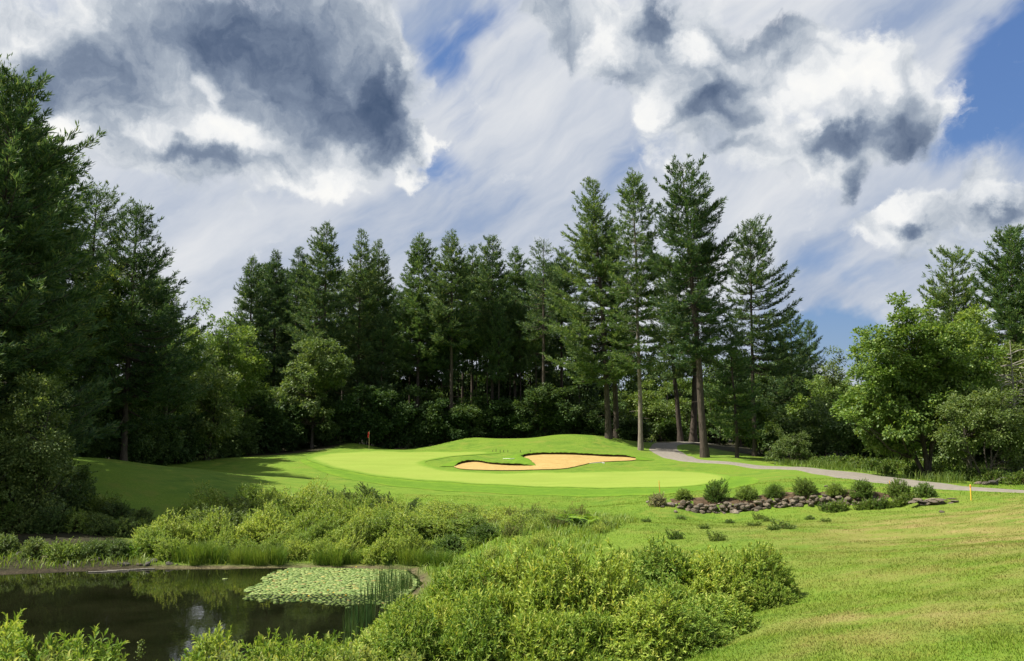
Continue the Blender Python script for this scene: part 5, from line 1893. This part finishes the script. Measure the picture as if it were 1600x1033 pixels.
# dark earth packed behind the stones
core = Geo()
xa = np.linspace(WALL[0, 0] + .3, WALL[-1, 0] - .5, 50)
rowz = []
for x in xa:
    y = wall_y(x)
    endk = min(1, (x - WALL[0, 0] + .3) / 1.6, (WALL[-1, 0] - x + .2) / 2.2)
    zf = hz(x, y - .5)
    tp = zf + .42 * endk * (1 - .4 * math.exp(-((x - gapx) / .4) ** 2))
    rowz.append([(x, y + .02, zf - .1), (x, y + .16, tp), (x, y + .6, tp + .02), (x, y + .9, hz(x, y + 1.0) - .2)])
A = np.array(rowz) - W0
ii = np.arange(50 * 4).reshape(50, 4)
core.add(A.reshape(-1, 3), None, np.stack([ii[:-1, :-1], ii[1:, :-1], ii[1:, 1:], ii[:-1, 1:]], -1).reshape(-1, 4))
ob("earth_fill", core.mesh("earth_fill", True), M_SOIL, we)
# the low end of flat dark slabs
se = empty("slab_pile", at(1455, 0, 45.6, 0), 0, 1, "low pile of flat dark slabs lying just past the right end of the stone wall", "stone pile")
r = np.random.default_rng(8)
for i in range(16):
    xx, lay = -1.0 + 2.2 * r.random(), i % 3
    o = stone("slab", (xx, r.normal() * .12, .05 + .10 * lay + .02 * xx), .22 + .12 * r.random(), se, 40 + i)
    o.scale[2] *= .38
    o.rotation_euler = (r.normal() * .12, r.normal() * .12, r.normal() * .4)
# loose stones
ls = [(1148, 802, .26, "pale round boulder lying on the lawn in front of the stone wall"), (1056, 801, .17, "stone on the lawn before the wall's left end, nearest the wall"), (1012, 786, .16, "pale stone left of the flowering shrub"),
      (1024, 790, .14, "pale stone in the grass below the flowering shrub"), (1035, 793, .15, "stone between the flowering shrub and the wall's left end"), (1120, 802, .13, "small stone in the grass left of the pale boulder"), (1132, 803, .11, "smallest stone, right beside the pale boulder's left side"),
      (1182, 799, .15, "stone at the foot of the wall right of the pale boulder"), (1297, 764, .18, "stone in the bare soil between two shrubs"), (1291, 761, .16, "pale stone higher up in the bare soil between two shrubs"), (1303, 759, .14, "small stone at the top of the bare soil patch"), (1472, 801, .13, "small stone right of the slab pile")]
for i, (u, v, s, lab) in enumerate(ls):
    q = hit(u, v, 30)
    tag(stone("loose_stone", (q[0], q[1], q[2] + s * .25), s, None, 70 + i), lab, "stone", "loose stones around the stone wall")
# rock pile at right
rp_ = [(1575, 757, .55), (1592, 755, .7), (1610, 755, .7), (1560, 759, .35), (1585, 750, .5), (1602, 748, .55), (1548, 759, .25), (1536, 758, .22)]
M_DROCK = plain("dark_rock", (.06, .056, .05), .9, .2, .4, 3)
for i, (u, v, s) in enumerate(rp_):
    q = hit(u, v, 54)
    o = stone("boulder", (q[0], q[1] + .6, q[2] + s * .3 + (.4 if i in (4, 5) else 0)), s, None, 90 + i)
    if i < 6:
        o.material_slots[0].link = 'OBJECT'
        o.material_slots[0].material = M_DROCK
    tag(o, ["dark boulder at the left of the heap beyond the path, right edge", "large dark boulder in the middle of the heap at the right edge", "large dark boulder at the far right of the heap", "small dark boulder at the heap's left foot",
            "dark boulder on top of the heap, left one", "dark boulder on top of the heap, right one", "pale stone by the path left of the dark heap", "leftmost small pale stone by the path near the dark heap"][i], "boulder", "boulders at the right edge")

# shaded stones on the left shore
r = np.random.default_rng(12)
for i in range(20):
    u = -10 + 290 * (i + r.random()) / 20
    v = 866 + 18 * r.random() + (0 if u < 150 else 8)
    q = hit(u, min(v, 884), 20)
    s = .06 + .13 * r.random()
    nm = "%s %s from the left among the scattered stones on the shaded shore" % (ORD[i] if i < 20 else ["twenty-first", "twenty-second", "twenty-third", "twenty-fourth", "twenty-fifth", "twenty-sixth"][i - 20], "stone")
    o = stone("shore_stone", (q[0], q[1], max(q[2], .02) + s * .2), s, None, 120 + i)
    if i % 5:
        o.material_slots[0].link = 'OBJECT'
        o.material_slots[0].material = M_DROCK
    tag(o, nm, "stone", "stones on the shaded shore")

# ------------------------------------------------------------------ flag, stakes, rakes, pegs
M_RED = plain("red_cloth", (.42, .006, .010), .7, .2)
M_YEL = plain("yellow_paint", (.70, .45, .05), .5, .4)
M_ORA = plain("orange_paint", (.65, .22, .05), .5, .4)
M_WHT = plain("white_paint", (.75, .74, .70), .5, .4)
M_PEG = plain("dark_peg", (.05, .045, .035), .8, .2)
M_CUP = plain("white_cup", (.7, .7, .68), .5, .3)
q = hit(576.5, 703.2, 80)
fe = empty("flagstick", q, 0, 1, "golf flagstick with a limp red flag standing on the green", "flag")
st = np.linspace(0, 1, 5)
v, t = tubes(np.array([[(0, 0, 2.15 * s) for s in st]]), np.full((1, 5), .014), 8)
ob("pole", Geo().add(v, None, t).mesh("pole", True), plain("pale_yellow_pole", (.55, .48, .26), .5, .4), fe)
# limp flag: folds hanging from the top of the pole
nu, nv = 14, 12
U, Vv = np.meshgrid(np.linspace(0, 1, nu), np.linspace(0, 1, nv))
fx = .0 - .20 * U * (1 - .3 * Vv) + .04 * np.sin(U * 9)
fy = .07 * np.sin(U * 8 + Vv * 2) * U
fz = 2.12 - .40 * Vv - .5 * U ** 1.3 * (1 - .25 * Vv)
ii = np.arange(nu * nv).reshape(nv, nu)
q4 = np.stack([ii[:-1, :-1], ii[:-1, 1:], ii[1:, 1:], ii[1:, :-1]], -1).reshape(-1, 4)
fo = ob("flag", mesh_np("flag", np.stack([fx, fy, fz], -1).reshape(-1, 3), None, q4, True), M_RED, fe)
sm = fo.modifiers.new("cloth", "SOLIDIFY")
sm.thickness = .012
th = np.linspace(0, 2 * np.pi, 25)[:-1]
ring = np.array([[(0, 0, .045), (0, 0, .05)]])
v, t = tubes(ring, np.full((1, 2), .075), 20)
ob("cup", Geo().add(v, None, t).mesh("cup", True), M_CUP, fe)


def stake(u, vt, vb, Y0, mat, lab, rad=.035, lean=0.):
    q = hit(u, vb, Y0)
    h = px(u, vt, q[1])[2] - q[2]
    e2 = empty("hazard_stake", q, 0, 1, lab, "stake", "hazard stakes on the lawn")
    st = np.array([-.08, .03, h * .5, h - .02, h])
    P = np.array([np.column_stack([lean * st, 0 * st, st])])
    v, t = tubes(P, np.array([[rad, rad, rad, rad, rad * .4]]), 8)
    ob("post", Geo().add(v, None, t).mesh("stake_post", True), mat, e2)
    v, t = tubes(np.array([np.column_stack([lean * np.array([h - .16, h - .05]), [0, 0], [h - .16, h - .05]])]), np.full((1, 2), rad * 1.12), 8)
    ob("band", Geo().add(v, None, t).mesh("stake_band", True), M_ORA if mat is M_YEL else M_YEL, e2)


stake(1031, 751, 770, 45, M_ORA, "thin orange stake at the left end of the stone wall by the flowering shrub", .022, -.06)
stake(1517.5, 757, 782, 30, M_YEL, "yellow stake standing in the grass near the right end of the cart path", .034)
stake(1391, 751, 760, 45, M_ORA, "short orange stake just behind the rightmost rounded shrubs", .02, -.1)


def rake(u, v, az, lab):
    q = hit(u, v, 60)
    e2 = empty("bunker_rake", (q[0], q[1], q[2] + .06), az, 1, lab, "rake", "rakes lying by the bunker")
    t_ = np.linspace(0, 1, 4)
    v1, q1 = tubes(np.array([[(-.9 + 1.5 * s, 0, .05 + .05 * s) for s in t_]]), np.full((1, 4), .022), 6)
    ob("handle", Geo().add(v1, None, q1).mesh("rake_handle", True), M_WHT, e2)
    P = [[(.6, -.3, .1), (.6, 0, .1), (.6, .3, .1)]]
    g = Geo()
    v1, q1 = tubes(np.array(P), np.full((1, 3), .025), 6)
    g.add(v1, None, q1)
    tn = np.array([[(.6, y, .1), (.6, y, .04), (.6, y, -.02)] for y in np.linspace(-.28, .28, 11)])
    v1, q1 = tubes(tn, np.full((11, 3), .008), 4)
    g.add(v1, None, q1)
    ob("head", g.mesh("rake_head"), M_WHT, e2)


rake(794.5, 719, -.9, "white rake lying on the grass tongue between the two bunker lobes")
rake(934, 725.5, .3, "white rake lying at the right edge of the bunker's big lobe")
for i, u in enumerate([770, 775, 781.5, 787, 793.5, 813, 828.5]):
    q = hit(u, 706.8, 80)
    h = .42 if i == 1 else .28
    v, t = tubes(np.array([[(0, 0, -.05), (0, 0, h * .6), (0, 0, h)]]), np.array([[.035, .035, .015]]), 6)
    o = ob("peg", Geo().add(v, None, t).mesh("peg", True), M_PEG)
    o.location = tuple(q)
    tag(o, "%s short dark peg from the left in the row on the rise above the bunker" % ORD[i], "peg", "dark pegs above the bunker")

# ------------------------------------------------------------------ lily pads
def pad_mesh(seed):
    r = np.random.default_rng(seed)
    n = 14
    a = np.linspace(.18, 2 * np.pi - .18, n)
    rad = 1 + .05 * r.normal(size=n)
    V = [(0, 0, .006)]
    V += [(math.cos(q) * k, math.sin(q) * k, .002 + .01 * r.random()) for q, k in zip(a, rad)]
    T = [(0, i, i + 1) for i in range(1, n)]
    V2 = [(x, y, z - .02) for x, y, z in V]
    T2 = [(a_ + n + 1, c_ + n + 1, b_ + n + 1) for a_, b_, c_ in T]
    side = [(i, i + n + 1, i + n + 2, i + 1) for i in range(1, n)]
    return V + V2, T + T2, side


b = MB("lily_pad")
oi = b.n("ShaderNodeObjectInfo")
gi = b.n("ShaderNodeNewGeometry")
rn = b.math("FRACT", b.math("ADD", oi.outputs["Random"], gi.outputs["Random Per Island"]))
c = b.ramp(rn, [(0, (.09, .15, .032)), (.5, (.145, .21, .048)), (.93, (.21, .26, .08)), (.975, (.30, .26, .07)), (1, (.20, .14, .06))])
M_PAD = b.done(b.principled(c, .5, .3))
PM = []
for i in range(5):
    V, T, S = pad_mesh(700 + i)
    PM.append(mesh_np("lily_pad", V, T, S))
    PM[-1].materials.append(M_PAD)
PADS = np.array([px(u, v, 1)[:2] * 0 + (lambda d: np.array([d[0] / d[2] * -HC, d[1] / d[2] * -HC]))(ray(u, v)) for u, v in
                 [(398, 934), (405, 915), (425, 896), (470, 886), (520, 882), (600, 881), (668, 882), (680, 900), (660, 925), (640, 940), (585, 946), (530, 945), (470, 939), (430, 938)]])
r = np.random.default_rng(17)
lo, hi = PADS.min(0), PADS.max(0)
pts = []
tries = 0
while tries < 40000 and len(pts) < 2400:
    tries += 1
    q = lo + r.random(2) * (hi - lo)
    s_ = poly_sd(np.array([q[0]]), np.array([q[1]]), PADS)[0]
    if s_ < .45 * math.sin(q[0] * 3.1 + 1) * math.sin(q[1] * 2.3) - .25 + .35 * r.random() or (s_ < .5 and r.random() < .45):
        continue
    if poly_sd(np.array([q[0]]), np.array([q[1]]), POND)[0] < .25:
        continue
    rad = .07 + .06 * r.random()
    if pts and np.min(np.hypot(*(np.array([p_[:2] for p_ in pts]) - q).T) - np.array([p_[2] for p_ in pts]) * .64) < rad * .64:
        continue
    pts.append((q[0], q[1], rad))
# a few strays on the open water
for u, v in [(392, 931), (386, 936), (410, 940), (437, 892), (545, 950), (600, 950), (352, 905)]:
    d = ray(u, v)
    pts.append((d[0] / d[2] * -HC, d[1] / d[2] * -HC, .12))
pts.sort(key=lambda q: q[1])
gs = Geo()
for i, (x, y, rad) in enumerate(pts):
    a = r.random() * 6.28
    z = .012 + .012 * r.random()
    if i < 300:
        o = bpy.data.objects.new("lily_pad", PM[i % 5])
        COL.objects.link(o)
        o.location = (x, y, z)
        o.rotation_euler = (r.normal() * .035, r.normal() * .035, a)
        o.scale = (rad, rad * (.85 + .15 * r.random()), 1)
        tag(o, "notched pale green lily pad in the near part of the floating raft", "lily pad", "lily pads on the pond")
    else:
        V, T, S = pad_mesh(700 + i % 40)
        c_, s2 = math.cos(a), math.sin(a)
        V = np.array(V) * np.array([rad, rad * .92, 1])
        V = np.column_stack([V[:, 0] * c_ - V[:, 1] * s2, V[:, 0] * s2 + V[:, 1] * c_, V[:, 2] + r.normal() * .03 * V[:, 0]]) + np.array([x, y, z])
        gs.add(V, T, S)
if len(pts) > 300:
    tag(ob("lily_pads", gs.mesh("lily_pads"), M_PAD), "raft of pale green lily pads covering the far half of the pond's right side", "lily pads", kind="stuff")
print("pads", len(pts))
# small yellow water-lily blossoms
M_BLO = plain("yellow_petals", (.75, .5, .05), .5, .3)
for i, (u, v) in enumerate([(512, 926), (521, 930), (540, 934), (449, 897), (482, 935), (556, 889), (470, 942)]):
    d = ray(u, v)
    x, y = d[0] / d[2] * -HC, d[1] / d[2] * -HC
    n = 8
    aa = np.arange(n) * 6.28 / n
    ax = np.column_stack([np.cos(aa) * .6, np.sin(aa) * .6, np.full(n, .8)])
    v1, t1 = leaf4(np.zeros((n, 3)), ax, np.column_stack([-np.cos(aa), -np.sin(aa), np.full(n, .6)]), np.full(n, .07), np.full(n, .05), .15, .5)
    o = ob("water_lily_flower", Geo().add(v1, t1).mesh("lily_flower"), M_BLO)
    o.location = (x, y, .045)
    tag(o, "tiny yellow water lily flower among the floating pads, %s from the left" % ORD[[3, 4, 5, 0, 2, 6, 1][i]], "flower", "yellow water lily flowers")
# sticks floating off the shaded shore
for i, (u, v, L, a) in enumerate([(160, 894, 1.1, .1), (185, 892, .9, -.05), (222, 890, 1.0, .15), (30, 893, 1.6, .05)]):
    d = ray(u, v)
    x, y = d[0] / d[2] * -HC, d[1] / d[2] * -HC
    s_ = np.linspace(-.5, .5, 6)
    v1, q1 = tubes(np.array([np.column_stack([s_ * L, .06 * np.sin(s_ * 5), .02 + 0 * s_])]), np.full((1, 6), .03) * (1 - .6 * np.abs(s_)), 6)
    o = ob("floating_stick", Geo().add(v1, None, q1).mesh("stick", True), B_DEAD)
    o.location = (x, y, 0)
    o.rotation_euler = (0, 0, a)
    tag(o, ["pale stick floating off the shaded shore, middle one of three", "short pale stick floating just right of the middle one", "pale stick floating below the small bright bush", "long pale stick floating at the left end of the shaded shore"][i], "stick", "sticks floating on the pond")

# ------------------------------------------------------------------ grass: lawn blades and wayside weeds
r = np.random.default_rng(77)
N = 560000
ymin, ymax = 7.0, 62.0
uu = r.random(N)
y = ymin * (ymax / ymin) ** uu
x = y * (-.24 + 1.26 * r.random(N)) + 1.0
keep = (poly_sd(x, y, POND) < -.6)
# not on the sand, green, path or soil bed
pathpoly = np.concatenate([A1, A2[::-1]])
fk = np.nonzero(y > 42)[0]
kf = (poly_sd(x[fk], y[fk], GREEN[::3]) < -.3) & (poly_sd(x[fk], y[fk], pathpoly[::4]) < -.15) & (poly_sd(x[fk], y[fk], bed) < -.1) & (poly_sd(x[fk], y[fk], APR[::2]) < 0)
keep[fk] &= kf
x, y = x[keep], y[keep]
z = H(x, y)
n = len(x)
dist = np.hypot(x, y)
hgt = (.03 + .035 * r.random(n)) * (1 + .008 * dist) * (1 - .35 * dryness(x, y))
# longer, tuftier grass below the wall and round the bushes
tuft = .5 + .5 * np.sin(x * 2.1 + np.sin(y * 1.3) * 2) * np.sin(y * 1.7 + np.sin(x * .9) * 2)
hgt *= .6 + .9 * tuft
wid = (.005 + .005 * r.random(n)) * (1 + .03 * dist)
v, t = blades(np.column_stack([x, y, z - .01]), r.random(n) * 6.28, .3 + .9 * r.random(n), hgt, wid, r.random(n) * 6.28)
b = MB("lawn_blades")
g_ = b.n("ShaderNodeNewGeometry")
p = g_.outputs["Position"]
c = b.ramp(g_.outputs["Random Per Island"], [(0, (.115, .20, .014)), (.5, (.15, .24, .018)), (.85, (.185, .26, .026)), (1, (.24, .27, .06))])
n_mid = b.noise(.9, 5, .62, p)
c = b.mix(b.mr(b.noise(.45, 5, .6, p), .48, .64, 0, .75), c, (.235, .235, .045))
c = b.mix(b.mr(b.noise(1.3, 5, .65, p), .5, .66, 0, .75), c, (.065, .15, .012))
c = b.mix(b.mr(b.noise(2.1, 5, .65, b.mapping(p, (1, 1, 1), (0, 0, 1))), .56, .66, 0, .7), c, (.22, .31, .02))
dm = b.math("MULTIPLY", b.attr("dry"), b.mr(b.noise(.38, 5, .65, b.mapping(p, (1, 1.6, 1), (0, 0, .5))), .34, .62, .15, 1.1))
c = b.mix(dm, c, b.ramp(n_mid, [(.3, (.16, .18, .036)), (.52, (.25, .225, .068)), (.7, (.33, .255, .115))]))
pr = b.principled(c, .7, .15)
tr = b.n("ShaderNodeBsdfTranslucent")
b.s(tr.inputs[0], c)
mx = b.n("ShaderNodeMixShader")
mx.inputs[0].default_value = .3
b.t.links.new(pr, mx.inputs[1])
b.t.links.new(tr.outputs[0], mx.inputs[2])
M_LAWNB = b.done(mx.outputs[0])
gm = Geo().add(v, t).mesh("lawn_grass")
put_attr(gm, "dry", np.repeat(dryness(x, y), 5))
tag(ob("lawn_grass", gm, M_LAWNB), "short uneven lawn grass on the slope and hollow in the foreground", "grass", kind="stuff")

# tall weeds between path and wood
N = 60000
xx = 24 + 24 * r.random(N)
yy = 56 + 26 * r.random(N)
low_edge = np.interp(xx, A2[::-1, 0][np.argsort(A2[::-1, 0])], A2[::-1, 1][np.argsort(A2[::-1, 0])])
k = (yy > low_edge + .8) & (yy < low_edge + 7.5) & (np.hypot(xx - mf[0], yy - mf[1]) > .8)
xx, yy = xx[k], yy[k]
n = len(xx)
v, t = blades(np.column_stack([xx, yy, H(xx, yy) - .03]), r.random(n) * 6.28, .2 + .6 * r.random(n), (.45 + .55 * r.random(n)) * np.clip((yy - np.interp(xx, A2[np.argsort(A2[:, 0]), 0], A2[np.argsort(A2[:, 0]), 1])) / 2.5, .3, 1), .018 + .022 * r.random(n), r.random(n) * 6.28)
tag(ob("wayside_weeds", Geo().add(v, t).mesh("wayside_weeds"), M_LIGHT), "tall light green weeds along the far side of the cart path before the maple", "weeds", kind="stuff")
# grass on the far bank and round the pond, between the bushes
N = 60000
xx = -30 + 38 * r.random(N)
yy = 22 + 32 * r.random(N)
s_ = poly_sd(xx, yy, POND)
k = (s_ < -.25) & (s_ > -14) & ((xx > -13 - .2 * (yy - 36)) | (s_ > -3.2)) & ((yy > 36) | (xx > -4)) & (xx < 4 + (yy - 36) * .3) & (poly_sd(xx, yy, APR) < 0)
xx, yy = xx[k], yy[k]
n = len(xx)
v, t = blades(np.column_stack([xx, yy, H(xx, yy) - .02]), r.random(n) * 6.28, .3 + .8 * r.random(n), .18 + .30 * r.random(n), .022 + .02 * r.random(n), r.random(n) * 6.28)
tag(ob("bank_grass", Geo().add(v, t).mesh("bank_grass"), M_REED), "rough grass growing between the bushes on the pond bank", "grass", kind="stuff")
